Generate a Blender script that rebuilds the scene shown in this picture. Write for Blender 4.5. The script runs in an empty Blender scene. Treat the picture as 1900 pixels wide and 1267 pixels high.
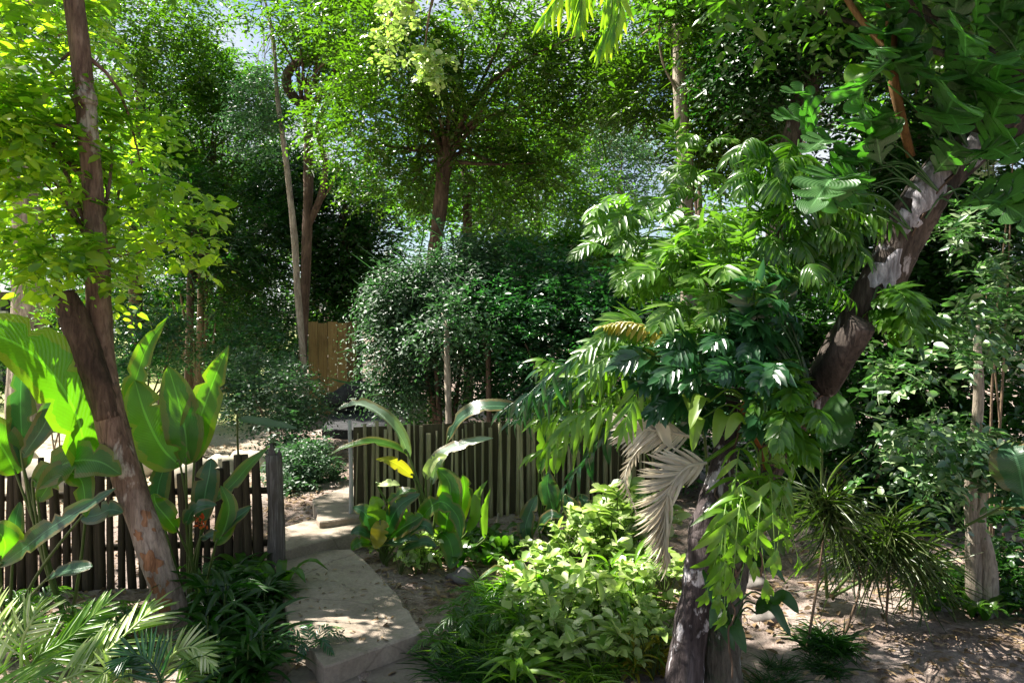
import bpy, math, random
import numpy as np
from mathutils import Vector

# ------------------------------------------------------------------ camera, world, sun, exposure
SC = bpy.context.scene
COL = SC.collection
CAM_H, F, HOR = 2.4, 1357.0, 600.0
PITCH = math.atan((633.5 - HOR) / F)
cam_data = bpy.data.cameras.new('camera')
cam_data.sensor_width = 36.0
cam_data.lens = 36.0 * F / 1900.0
cam_data.clip_end = 500.0
cam = bpy.data.objects.new('camera', cam_data)
COL.objects.link(cam)
cam.location = (0, 0, CAM_H)
cam.rotation_euler = (math.pi / 2 - PITCH, 0, 0)
SC.camera = cam

SUN = np.array([-0.57, 0.21, 0.79]); SUN /= np.linalg.norm(SUN)
EL, ROT = math.asin(SUN[2]), math.atan2(SUN[0], SUN[1])
w = bpy.data.worlds.new('World'); SC.world = w
w.use_nodes = True
nt = w.node_tree; nt.nodes.clear()
sky = nt.nodes.new('ShaderNodeTexSky'); sky.sky_type = 'NISHITA'; sky.sun_disc = False
sky.sun_elevation = EL; sky.sun_rotation = ROT; sky.dust_density = 1.2; sky.ozone_density = 1.4
bg = nt.nodes.new('ShaderNodeBackground'); bg.inputs['Strength'].default_value = 0.05
# broken white cloud over the blue
tc = nt.nodes.new('ShaderNodeTexCoord'); nz = nt.nodes.new('ShaderNodeTexNoise')
nz.inputs['Scale'].default_value = 3.2; nz.inputs['Detail'].default_value = 7
rp = nt.nodes.new('ShaderNodeValToRGB')
rp.color_ramp.elements[0].position = 0.46; rp.color_ramp.elements[1].position = 0.60
mx = nt.nodes.new('ShaderNodeMixRGB'); mx.inputs['Color2'].default_value = (5.0, 5.25, 5.7, 1)
out = nt.nodes.new('ShaderNodeOutputWorld')
nt.links.new(tc.outputs['Generated'], nz.inputs['Vector'])
nt.links.new(nz.outputs['Fac'], rp.inputs['Fac'])
nt.links.new(rp.outputs['Color'], mx.inputs['Fac'])
nt.links.new(sky.outputs['Color'], mx.inputs['Color1'])
nt.links.new(mx.outputs['Color'], bg.inputs['Color'])
nt.links.new(bg.outputs['Background'], out.inputs['Surface'])

sd = bpy.data.lights.new('sun', 'SUN'); sd.energy = 5.0; sd.angle = math.radians(0.5); sd.color = (1.0, 0.95, 0.86)
so = bpy.data.objects.new('sun', sd); COL.objects.link(so)
so.rotation_euler = Vector(SUN).to_track_quat('Z', 'Y').to_euler()

SC.view_settings.view_transform = 'Standard'
SC.view_settings.look = 'None'
SC.view_settings.exposure = 1.92
SC.view_settings.gamma = 1.0
SC.view_settings.use_curve_mapping = False
SC.render.engine = 'CYCLES'
SC.cycles.max_bounces = 6; SC.cycles.diffuse_bounces = 3; SC.cycles.glossy_bounces = 2
SC.cycles.transmission_bounces = 4; SC.cycles.transparent_max_bounces = 4

R = np.random.default_rng(7)
random.seed(7)

# ------------------------------------------------------------------ pixel <-> world
def P(px, py, d):
    """the point at ground distance d seen at pixel (px, py) of the 1900 px photograph"""
    a = (633.5 - py) / F
    cp, sp = math.cos(PITCH), math.sin(PITCH)
    y, z = cp + a * sp, -sp + a * cp
    return np.array([(px - 950) / F * d / y, d, CAM_H + z * d / y])

def m_px(n, d): return n / F * d
def sstep(a, b, x):
    t = np.clip((np.asarray(x, float) - a) / (b - a), 0, 1); return t * t * (3 - 2 * t)
def ground_z(x, y):
    x, y = np.asarray(x, float), np.asarray(y, float)
    return (0.22 * sstep(6.6, 9.0, y) + 0.03 * np.sin(x * 1.7 + y) * np.sin(y * 1.3 - x * .6) + 0.012 * np.sin(x * 5.1) * np.sin(y * 4.3)
            + 0.10 * sstep(12, 26, y))
def G(px, py):
    d = 6.0
    for _ in range(12):
        p = P(px, py, d)
        d *= (CAM_H - float(ground_z(p[0], p[1]))) / max(CAM_H - p[2], 1e-3)
    return P(px, py, d)
def on_ground(px, d):
    x = (px - 950) / F * d
    return np.array([x, d, float(ground_z(x, d))])
def nrm(v):
    v = np.asarray(v, float)
    return v / np.maximum(np.linalg.norm(v, axis=-1, keepdims=True), 1e-9)

# ------------------------------------------------------------------ materials
def mat(name):
    m = bpy.data.materials.new(name); m.use_nodes = True
    n = m.node_tree; n.nodes.clear()
    return m, n
def N(n, t, **kw):
    x = n.nodes.new('ShaderNode' + t)
    for k, v in kw.items():
        if k in x.inputs.keys(): x.inputs[k].default_value = v
        else: setattr(x, k, v)
    return x
def ramp(n, fac, stops):
    r = N(n, 'ValToRGB'); e = r.color_ramp.elements
    while len(e) < len(stops): e.new(0.5)
    for i, (p, c) in enumerate(stops):
        e[i].position = p; e[i].color = (*c, 1) if len(c) == 3 else c
    n.links.new(fac, r.inputs['Fac']); return r.outputs['Color']
def mixc(n, fac, a, b, blend='MIX'):
    x = N(n, 'MixRGB', blend_type=blend)
    for s, v in (('Fac', fac), ('Color1', a), ('Color2', b)):
        if isinstance(v, bpy.types.NodeSocket): n.links.new(v, x.inputs[s])
        elif s == 'Fac': x.inputs[s].default_value = v
        else: x.inputs[s].default_value = (*v, 1)
    return x.outputs['Color']
def noise(n, scale, detail=4, rough=.55, vec=None, stretch=None, dist=0):
    tcn = N(n, 'TexCoord'); o = tcn.outputs['Object'] if vec is None else vec
    if stretch:
        mp = N(n, 'Mapping'); mp.inputs['Scale'].default_value = stretch
        n.links.new(o, mp.inputs['Vector']); o = mp.outputs['Vector']
    x = N(n, 'TexNoise', Scale=scale, Detail=detail, Roughness=rough, Distortion=dist)
    n.links.new(o, x.inputs['Vector']); return x.outputs['Fac']
def mth(n, op, a, b=0.0):
    x = N(n, 'Math', operation=op)
    for i, v in enumerate((a, b)):
        if isinstance(v, bpy.types.NodeSocket): n.links.new(v, x.inputs[i])
        else: x.inputs[i].default_value = v
    return x.outputs[0]
def finish(n, color, rough, height=None, bump=0.3, dist=0.02, spec=0.4):
    p = N(n, 'BsdfPrincipled')
    p.inputs['Specular IOR Level'].default_value = spec
    if isinstance(color, bpy.types.NodeSocket): n.links.new(color, p.inputs['Base Color'])
    else: p.inputs['Base Color'].default_value = (*color, 1)
    if isinstance(rough, bpy.types.NodeSocket): n.links.new(rough, p.inputs['Roughness'])
    else: p.inputs['Roughness'].default_value = rough
    if height is not None:
        b = N(n, 'Bump', Strength=bump, Distance=dist)
        n.links.new(height, b.inputs['Height']); n.links.new(b.outputs[0], p.inputs['Normal'])
    o = N(n, 'OutputMaterial'); n.links.new(p.outputs[0], o.inputs['Surface'])
    return p

def leaf_mat(name, cols, trans, fac=.38, rough=.38, spec=.5, veins=False, spots=None, edge=True):
    """cols: three base colours picked per leaf; trans: the colour light takes through the leaf"""
    m, n = mat(name)
    g = N(n, 'NewGeometry')
    c = ramp(n, g.outputs['Random Per Island'], [(0.0, cols[0]), (0.5, cols[1]), (1.0, cols[2])])
    oi = N(n, 'ObjectInfo')
    nf = noise(n, 6.0, 3)
    c = mixc(n, .5, c, ramp(n, nf, [(.3, (.55, .6, .6)), (.7, (1.25, 1.2, 1.0))]), 'MULTIPLY')
    height = None
    if veins:
        uv = N(n, 'UVMap'); sx = N(n, 'SeparateXYZ'); n.links.new(uv.outputs[0], sx.inputs[0])
        av = mth(n, 'ABSOLUTE', mth(n, 'SUBTRACT', sx.outputs[1], .5))
        ph = mth(n, 'SUBTRACT', mth(n, 'MULTIPLY', sx.outputs[0], 34.0), mth(n, 'MULTIPLY', av, 14.0))
        wv = mth(n, 'SINE', mth(n, 'MULTIPLY', ph, 6.283))
        mid = mth(n, 'LESS_THAN', av, .022)
        c = mixc(n, mth(n, 'MULTIPLY', mth(n, 'MULTIPLY', mth(n, 'ADD', wv, 1.0), .5), .28), c, tuple(.55 * x for x in cols[1]))
        c = mixc(n, mth(n, 'MULTIPLY', mid, .6), c, tuple(min(1, 2.6 * x + .05) for x in cols[2]))
        height = wv
        for _once in ([1] if edge else []):
          ed = mth(n, 'ADD', mth(n, 'MULTIPLY', av, 2.0), mth(n, 'MULTIPLY', noise(n, 9.0, 5, .7), .6))
          c = mixc(n, ramp(n, ed, [(.0, (0, 0, 0)), (.985, (0, 0, 0)), (1.0, (.8, .8, .8))]), c, (.16, .10, .03))
        c = mixc(n, ramp(n, noise(n, 38.0, 3, .7), [(.66, (0, 0, 0)), (.72, (.55, .55, .55))]), c, (.13, .10, .03))
        c = mixc(n, ramp(n, noise(n, 3.5, 5, .6), [(.42, (0, 0, 0)), (.7, (.4, .4, .4))]), c, tuple(1.7 * x + .01 for x in cols[2]))
    if spots:
        sp = noise(n, 28.0, 3, .7)
        c = mixc(n, ramp(n, sp, [(.56, (0, 0, 0)), (.66, (1, 1, 1))]), c, spots)
    p = N(n, 'BsdfPrincipled'); p.inputs['Roughness'].default_value = rough
    p.inputs['Specular IOR Level'].default_value = spec
    n.links.new(c, p.inputs['Base Color'])
    if height is not None:
        b = N(n, 'Bump', Strength=.25, Distance=.006); n.links.new(height, b.inputs['Height']); n.links.new(b.outputs[0], p.inputs['Normal'])
    t = N(n, 'BsdfTranslucent')
    k = max(cols[1])
    tcol = mixc(n, 1.0, mixc(n, 1.0, c, (1 / k, 1 / k, 1 / k), 'MULTIPLY'), trans, 'MULTIPLY')
    tcol = mixc(n, .55, tcol, trans)
    n.links.new(tcol, t.inputs['Color'])
    x = N(n, 'MixShader'); x.inputs[0].default_value = fac
    n.links.new(p.outputs[0], x.inputs[1]); n.links.new(t.outputs[0], x.inputs[2])
    o = N(n, 'OutputMaterial'); n.links.new(x.outputs[0], o.inputs['Surface'])
    return m

L_BRIGHT = leaf_mat('leaf_bright', [(.022, .085, .010), (.08, .17, .014), (.27, .30, .045)], (.56, .82, .035), .52, .33, .6)
L_MID = leaf_mat('leaf_mid', [(.03, .09, .010), (.045, .12, .013), (.075, .145, .016)], (.20, .42, .02), .4, .32, .6)
L_OLIVE = leaf_mat('leaf_olive', [(.032, .075, .007), (.055, .105, .010), (.09, .135, .015)], (.17, .34, .012), .45, .34, .6)
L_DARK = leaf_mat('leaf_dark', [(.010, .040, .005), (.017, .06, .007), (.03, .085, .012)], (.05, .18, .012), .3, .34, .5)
L_TEAL = leaf_mat('leaf_teal', [(.018, .066, .026), (.025, .085, .032), (.04, .11, .04)], (.07, .25, .04), .33, .28, .8)
L_GREY = leaf_mat('leaf_grey', [(.024, .062, .026), (.042, .09, .042), (.07, .125, .07)], (.10, .24, .07), .27, .48, .5)
L_LIME = leaf_mat('leaf_lime', [(.07, .17, .015), (.11, .23, .02), (.20, .30, .05)], (.32, .56, .03), .42, .34, .6)
L_GLINT = leaf_mat('leaf_painted_glint', [(.016, .065, .012), (.045, .12, .03), (.30, .38, .20)], (.14, .34, .06), .25, .36, 1.0)  # palest leaf tone stands in for white sun glints on waxy leaves
L_LOBED = leaf_mat('leaf_lobed', [(.024, .08, .02), (.034, .105, .026), (.06, .14, .045)], (.12, .34, .025), .36, .34, .7, True, edge=False)
L_TUFT = leaf_mat('leaf_tuft', [(.018, .045, .007), (.045, .075, .014), (.13, .16, .06)], (.09, .17, .01), .3, .36, .7)
L_FERN = leaf_mat('leaf_fern', [(.035, .10, .012), (.075, .17, .02), (.19, .29, .075)], (.24, .46, .03), .38, .36, .8)
L_SKYGLINT = leaf_mat('blade_painted_glint', [(.20, .28, .20), (.24, .32, .24), (.28, .36, .28)], (.3, .5, .1), .3, .3, .8, True)  # leaf green paled so the colour itself carries the sky glint
L_PALE = leaf_mat('leaf_pale', [(.14, .28, .04), (.46, .57, .20), (.72, .75, .48)], (.46, .66, .12), .38, .36, .7)  # pale variegated leaves, lightened further so they read as sunlit
L_YELLOW = leaf_mat('leaf_yellow', [(.22, .24, .02), (.30, .28, .03), (.34, .27, .03)], (.55, .50, .04), .4, .4)
L_DRY = leaf_mat('leaf_dry', [(.50, .46, .39), (.63, .59, .51), (.74, .70, .62)], (.5, .44, .34), .3, .6, .2)
L_LITTER = leaf_mat('leaf_litter', [(.10, .065, .035), (.22, .15, .085), (.36, .26, .17)], (.2, .12, .05), .1, .7, .2)
L_BLADE = leaf_mat('blade_green', [(.028, .085, .010), (.034, .10, .012), (.045, .12, .014)], (.21, .46, .010), .45, .30, .6, True)
L_BLADE_TEAL = leaf_mat('blade_teal', [(.022, .068, .032), (.027, .08, .036), (.036, .095, .042)], (.08, .24, .035), .3, .30, .6, True)
L_BLADE_YEL = leaf_mat('blade_yellow', [(.18, .22, .015), (.2, .24, .02), (.24, .26, .02)], (.6, .6, .03), .45, .35, .5, True)
L_RUST = leaf_mat('leaf_rust', [(.18, .07, .02), (.22, .09, .03), (.26, .1, .03)], (.3, .1, .02), .2, .5, .3)
L_RED = leaf_mat('bract_red', [(.5, .07, .02), (.6, .1, .02), (.6, .2, .03)], (.6, .1, .02), .2, .4)
L_STEM = leaf_mat('stem_green', [(.06, .11, .02), (.08, .13, .03), (.1, .14, .03)], (.1, .2, .03), .1, .4)

def bark(name, c1, c2, c3, patch=None, patch_scale=5, thr=.58, moss=None, scale=9, bump=.7, low=None):
    m, n = mat(name)
    f = noise(n, scale, 7, .62, stretch=(1, 1, .28), dist=.6)
    c = ramp(n, f, [(.28, c1), (.5, c2), (.72, c3)])
    if patch:
        pf = noise(n, patch_scale, 5, .6, stretch=(1, 1, .55), dist=.4)
        c = mixc(n, ramp(n, pf, [(thr, (0, 0, 0)), (thr + .045, (1, 1, 1))]), c, patch)
    if low:
        tz = N(n, 'TexCoord'); sz = N(n, 'SeparateXYZ'); n.links.new(tz.outputs['Object'], sz.inputs[0])
        zz = mth(n, 'ADD', sz.outputs[2], mth(n, 'MULTIPLY', noise(n, 5, 4), -.5))
        c = mixc(n, ramp(n, zz, [(.72, (.9, .9, .9)), (1.0, (0, 0, 0))]), c, ramp(n, f, [(.3, low[0]), (.7, low[1])]))
    if moss:
        mf = noise(n, 4.2, 6, .65)
        c = mixc(n, ramp(n, mf, [(.5, (0, 0, 0)), (.62, (1, 1, 1))]), c, moss)
    rf = noise(n, 34, 6, .7, stretch=(1, 1, .16), dist=.8)
    crk = ramp(n, rf, [(.36, (.42, .38, .36)), (.5, (.95, .95, .95)), (.66, (1.3, 1.28, 1.26))])
    c = mixc(n, .75, c, crk, 'MULTIPLY')
    c = mixc(n, .6, c, ramp(n, noise(n, 2.3, 4, .6), [(.35, (.6, .58, .56)), (.65, (1.25, 1.22, 1.2))]), 'MULTIPLY')
    h = mth(n, 'ADD', f, mth(n, 'MULTIPLY', crk, .35))
    finish(n, c, .82, h, bump, .03, .25); return m
B_LEFT = bark('bark_left', (.10, .058, .04), (.185, .115, .08), (.29, .205, .15), (.40, .34, .28), 4.0, .62, low=((.22, .16, .13), (.42, .34, .29)))
B_STUB = bark('bark_stub', (.04, .025, .016), (.085, .052, .034), (.15, .10, .066), (.24, .19, .145), 6, .66)
B_PEEL = bark('bark_peel', (.20, .09, .045), (.29, .135, .07), (.36, .19, .11), None)
B_BROWN = bark('bark_brown', (.07, .045, .03), (.12, .08, .055), (.19, .13, .09), (.26, .23, .18), 3, .64)
B_PALE = bark('bark_pale', (.22, .18, .14), (.34, .29, .23), (.46, .41, .34), (.16, .13, .1), 5, .66)
B_LICHEN = bark('bark_lichen', (.025, .019, .019), (.07, .055, .055), (.17, .145, .145), (.58, .56, .59), 6.5, .55, None, 8, 1.0)
B_MOSSY = bark('bark_mossy', (.05, .045, .035), (.10, .09, .07), (.2, .19, .16), (.42, .43, .40), 9, .62, (.035, .075, .03), 9, 1.0)
B_WARM = bark('bark_warm', (.024, .019, .015), (.06, .047, .038), (.14, .112, .096), (.34, .32, .33), 5, .64, None, 8, 1.0)
B_TWIG = bark('bark_twig', (.12, .085, .05), (.19, .13, .085), (.26, .19, .13))
B_PETIOLE = bark('bark_petiole', (.11, .06, .02), (.17, .09, .032), (.22, .13, .05), None, bump=.25)
LICHEN = bark('lichen_white', (.14, .13, .14), (.36, .35, .38), (.60, .58, .63), None, scale=22, bump=1.0)

def wood_mat(name, a, b, c, dark=(.03, .02, .012)):
    m, n = mat(name)
    oi = N(n, 'ObjectInfo')
    f = noise(n, 7, 6, .65, stretch=(6, 6, .35), dist=.3)
    col = ramp(n, f, [(.25, a), (.5, b), (.75, c)])
    st = noise(n, 3.0, 5, .6, stretch=(1, 1, .5))
    col = mixc(n, ramp(n, st, [(.52, (0, 0, 0)), (.75, (.75, .75, .75))]), col, dark)
    v = N(n, 'MapRange'); v.inputs['To Min'].default_value = .6; v.inputs['To Max'].default_value = 1.35
    n.links.new(oi.outputs['Random'], v.inputs['Value'])
    cm = N(n, 'CombineXYZ')
    for i in range(3): n.links.new(v.outputs[0], cm.inputs[i])
    col = mixc(n, 1.0, col, cm.outputs[0], 'MULTIPLY')
    finish(n, col, .8, f, .5, .01, .25); return m
W_DARK = wood_mat('wood_dark', (.026, .020, .011), (.05, .038, .022), (.10, .076, .047))
W_OLIVE = wood_mat('wood_olive', (.16, .15, .075), (.27, .245, .135), (.42, .38, .245), (.10, .115, .045))
W_GREY = wood_mat('wood_grey', (.04, .034, .03), (.085, .072, .064), (.22, .2, .19))
W_OCHRE = wood_mat('wood_ochre', (.20, .12, .045), (.30, .19, .075), (.38, .26, .11), (.12, .07, .03))
W_BACK = wood_mat('wood_backing', (.034, .030, .015), (.055, .048, .025), (.08, .07, .038))

def ground_mat():
    m, n = mat('soil')
    f = noise(n, 1.2, 8, .62); f2 = noise(n, 14, 6, .7); f3 = noise(n, 60, 4, .7)
    soil = ramp(n, f2, [(.3, (.08, .052, .038)), (.5, (.23, .168, .132)), (.7, (.40, .315, .265))])
    soil = mixc(n, ramp(n, f, [(.4, (0, 0, 0)), (.62, (.8, .8, .8))]), soil, (.44, .365, .33))  # paler noise patches put sunlit ground into the soil colour
    soil = mixc(n, .55, soil, ramp(n, f3, [(.35, (.5, .48, .46)), (.65, (1.35, 1.32, 1.3))]), 'MULTIPLY')
    # pale sand of the clearing behind the picket fence
    geo = N(n, 'NewGeometry'); s = N(n, 'SeparateXYZ'); n.links.new(geo.outputs['Position'], s.inputs[0])
    a = mth(n, 'ADD', s.outputs[1], mth(n, 'MULTIPLY', f, 3.0))
    ya = mth(n, 'SMOOTH_MIN', mth(n, 'MULTIPLY', mth(n, 'SUBTRACT', a, 9.6), .8), 1.0)
    xa = mth(n, 'MULTIPLY', mth(n, 'SUBTRACT', mth(n, 'MULTIPLY', s.outputs[1], -.28), mth(n, 'ADD', s.outputs[0], .55)), 1.0)
    k = N(n, 'Math', operation='MULTIPLY', use_clamp=True)
    ka = N(n, 'Math', operation='ADD', use_clamp=True); n.links.new(ya, ka.inputs[0]); ka.inputs[1].default_value = 0
    kb = N(n, 'Math', operation='ADD', use_clamp=True); n.links.new(xa, kb.inputs[0]); kb.inputs[1].default_value = 0
    n.links.new(ka.outputs[0], k.inputs[0]); n.links.new(kb.outputs[0], k.inputs[1])
    sand = ramp(n, f2, [(.3, (.36, .30, .21)), (.7, (.50, .44, .32))])
    lawn = N(n, 'Math', operation='MULTIPLY', use_clamp=True)
    n.links.new(mth(n, 'SUBTRACT', a, 15.5), lawn.inputs[0]); lawn.inputs[1].default_value = .6
    sand = mixc(n, lawn.outputs[0], sand, (.36, .38, .16))
    c = mixc(n, k.outputs[0], soil, sand)
    finish(n, c, .95, mth(n, 'ADD', f2, mth(n, 'MULTIPLY', f3, .5)), .8, .05, .15); return m
SOIL = ground_mat()
def concrete(tint=(1, .97, .92)):
    m, n = mat('concrete')
    f = noise(n, 3.2, 8, .65); f2 = noise(n, 40, 5, .7); st = noise(n, 1.1, 5, .6, dist=1.2)
    c = ramp(n, f, [(.3, (.21, .175, .145)), (.5, (.29, .245, .205)), (.7, (.36, .315, .27))])
    c = mixc(n, ramp(n, st, [(.5, (0, 0, 0)), (.7, (.6, .6, .6))]), c, (.16, .14, .105))
    c = mixc(n, .5, c, ramp(n, f2, [(.35, (.7, .7, .7)), (.65, (1.2, 1.2, 1.2))]), 'MULTIPLY')
    v = N(n, 'TexVoronoi', feature='DISTANCE_TO_EDGE', Scale=1.1)
    tcn = N(n, 'TexCoord'); mxn = N(n, 'MixRGB'); mxn.inputs['Fac'].default_value = .12
    nn = N(n, 'TexNoise', Scale=3.0, Detail=5.0); n.links.new(tcn.outputs['Object'], nn.inputs['Vector'])
    n.links.new(tcn.outputs['Object'], mxn.inputs['Color1']); n.links.new(nn.outputs['Color'], mxn.inputs['Color2'])
    n.links.new(mxn.outputs[0], v.inputs['Vector'])
    crk = ramp(n, v.outputs['Distance'], [(0, (.45, .42, .4)), (.012, (1, 1, 1))])
    c = mixc(n, .5, c, crk, 'MULTIPLY')
    mo = noise(n, 2.6, 7, .7)
    c = mixc(n, ramp(n, mo, [(.56, (0, 0, 0)), (.68, (.55, .55, .55))]), c, (.10, .105, .05))
    c = mixc(n, 1.0, c, tint, 'MULTIPLY')
    finish(n, c, .9, mth(n, 'ADD', f2, mth(n, 'MULTIPLY', f, .6)), .45, .012, .2); return m
CONC = concrete()
DARKCONC = concrete((.62, .60, .58))  # same concrete under a darker tint, so the step edge shows
def plain(name, a, b, rough=.85, sc=6):
    m, n = mat(name); f = noise(n, sc, 6, .6)
    finish(n, ramp(n, f, [(.3, a), (.7, b)]), rough, f, .5, .02, .25); return m
SLATE = plain('slate', (.022, .022, .024), (.05, .05, .053), .8)
STONE = plain('pale_stone', (.30, .26, .19), (.50, .45, .36), .9, 4)
GREYSTONE = plain('grey_stone', (.09, .078, .07), (.24, .215, .195), .9, 6)
DARKWALL = plain('dark_wall', (.02, .024, .03), (.045, .05, .055), .6)
PALEPOST = plain('pale_post', (.30, .30, .29), (.44, .43, .41), .7)

# ------------------------------------------------------------------ mesh building
class MB:
    def __init__(s): s.v, s.f, s.uv, s.n = [], [], [], 0
    def add(s, v, f, uv=None):
        """v (n,3); f: list of int arrays (m,k); uv (n,2)"""
        v = np.asarray(v, np.float64).reshape(-1, 3)
        for a in (f if isinstance(f, list) else [f]):
            s.f.append(np.asarray(a, np.int64) + s.n)
        s.v.append(v); s.uv.append(np.zeros((len(v), 2)) if uv is None else np.asarray(uv, float)); s.n += len(v)
        return s
    def build(s, name, material, parent=None, smooth=True, origin=None):
        me = bpy.data.meshes.new(name)
        v = np.concatenate(s.v); uv = np.concatenate(s.uv)
        o = origin
        if o is None and parent is not None: o = np.array(parent.location)
        if o is None: o = np.zeros(3)
        v = v - o
        me.vertices.add(len(v)); me.vertices.foreach_set('co', v.astype(np.float32).ravel())
        li = np.concatenate([a.ravel() for a in s.f]); cnt = np.concatenate([np.full(len(a), a.shape[1]) for a in s.f])
        me.loops.add(len(li)); me.loops.foreach_set('vertex_index', li.astype(np.int32))
        me.polygons.add(len(cnt))
        st = np.concatenate([[0], np.cumsum(cnt)[:-1]])
        me.polygons.foreach_set('loop_start', st.astype(np.int32))
        me.polygons.foreach_set('use_smooth', np.full(len(cnt), smooth))
        ul = me.uv_layers.new(name='UVMap'); ul.data.foreach_set('uv', uv[li].astype(np.float32).ravel())
        me.update(); me.validate()
        me.materials.append(material)
        ob = bpy.data.objects.new(name, me); COL.objects.link(ob)
        if parent is not None: ob.parent = parent
        else: ob.location = o
        return ob

def tag(o, label, cat, group=None):
    o['label'] = label; o['category'] = cat
    if group: o['group'] = group
    return o
def thing(name, label, cat, loc, group=None):
    o = bpy.data.objects.new(name, None); COL.objects.link(o)
    o.location = [float(x) for x in loc]; o.empty_display_size = .1
    return tag(o, label, cat, group)
def structure(o, kind='structure'):
    o['kind'] = kind; return o

def spline(pts, n):
    """Catmull-Rom through pts, n samples"""
    p = np.asarray(pts, float)
    if len(p) == 2: return p[0] + (p[1] - p[0]) * np.linspace(0, 1, n)[:, None]
    q = np.vstack([2 * p[0] - p[1], p, 2 * p[-1] - p[-2]])
    t = np.linspace(0, len(p) - 1 - 1e-6, n); i = t.astype(int); u = (t - i)[:, None]
    a, b, c, d = q[i], q[i + 1], q[i + 2], q[i + 3]
    return .5 * (2 * b + (c - a) * u + (2 * a - 5 * b + 4 * c - d) * u**2 + (3 * b - a - 3 * c + d) * u**3)
def frames(c):
    t = nrm(np.gradient(c, axis=0))
    ref = np.array([0, 1, 0.]) if abs(t[0][1]) < .8 else np.array([1., 0, 0])
    s = nrm(np.cross(t, ref)); b = np.cross(t, s)
    return t, s, nrm(b)
def tube(mb, pts, radii, n=16, sides=10, rough=0.0, cap=True, flute=0, seed=0):
    c = spline(pts, n); r = spline(np.asarray(radii, float)[:, None].repeat(3, 1), n)[:, 0]
    _, s, b = frames(c)
    a = np.arange(sides) * 2 * math.pi / sides
    rr = np.random.default_rng(seed + 1)
    k = np.ones((n, sides))
    if rough:
        ph = rr.random(6) * 6.28; tt = np.linspace(0, 1, n)[:, None] * n * .5
        k += rough * (np.sin(3 * a + ph[0] + tt * .35) * .5 + np.sin(5 * a + ph[1] - tt * .5) * .3 + np.sin(tt * 1.1 + ph[2] + 2 * a) * .4 + rr.normal(0, .22, (n, sides)))
    if flute: k += .28 * np.abs(np.sin(flute * a / 2 + rr.random()))[None] - .14
    v = c[:, None] + (r[:, None] * k)[..., None] * (np.cos(a)[None, :, None] * s[:, None] + np.sin(a)[None, :, None] * b[:, None])
    i = np.arange(n - 1)[:, None] * sides; j = np.arange(sides)[None]
    q = np.stack([i + j, i + (j + 1) % sides, i + sides + (j + 1) % sides, i + sides + j], -1).reshape(-1, 4)
    f = [q]
    if cap: f += [np.arange(sides)[::-1][None], ((n - 1) * sides + np.arange(sides))[None]]
    mb.add(v.reshape(-1, 3), f); return mb
def box(mb, lo, hi, rot=0, c=None):
    x = np.array([[lo[0] if i & 1 == 0 else hi[0], lo[1] if i & 2 == 0 else hi[1], lo[2] if i & 4 == 0 else hi[2]] for i in range(8)], float)
    if rot:
        c = np.asarray(c if c is not None else (np.asarray(lo) + hi) / 2, float); d = x - c
        x = c + np.stack([d[:, 0] * math.cos(rot) - d[:, 1] * math.sin(rot), d[:, 0] * math.sin(rot) + d[:, 1] * math.cos(rot), d[:, 2]], -1)
    mb.add(x, np.array([[0, 2, 3, 1], [4, 5, 7, 6], [0, 1, 5, 4], [2, 6, 7, 3], [0, 4, 6, 2], [1, 3, 7, 5]])); return mb

# leaf templates: (along, across, normal), faces
T_RH = (np.array([[0, 0, 0], [.42, .5, .07], [1, 0, -.06], [.42, -.5, .07]]), [np.array([[0, 2, 1], [0, 3, 2]])])
T_LF = (np.array([[0, 0, 0], [.5, 0, .0], [1, 0, -.12], [.22, .40, .07], [.62, .38, .03], [.22, -.40, .07], [.62, -.38, .03]]),
        [np.array([[0, 1, 4, 3], [0, 5, 6, 1]]), np.array([[1, 2, 4], [1, 6, 2]])])
T_OV = (np.array([[0, 0, 0], [.5, 0, -.02], [1, 0, -.14], [.15, .36, .05], [.5, .52, .06], [.82, .3, -.04], [.15, -.36, .05], [.5, -.52, .06], [.82, -.3, -.04]]),
        [np.array([[0, 1, 4, 3], [1, 2, 5, 4], [0, 6, 7, 1], [1, 7, 8, 2]])])
def _long(nseg=5, droop=.35):
    v, f = [], []
    for i in range(nseg + 1):
        t = i / nseg; ww = .5 * (math.sin(math.pi * min(1, t * .92 + .08)) ** .7)
        z = -droop * t * t
        v += [[t, ww, z + .08 * ww], [t, 0, z], [t, -ww, z + .08 * ww]]
    for i in range(nseg):
        a = 3 * i; f += [[a, a + 1, a + 4, a + 3], [a + 1, a + 2, a + 5, a + 4]]
    return np.array(v), [np.array(f)]
T_LONG = _long(5, .3); T_STRAP = _long(6, .75); T_STIFF = _long(4, .12)

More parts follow.
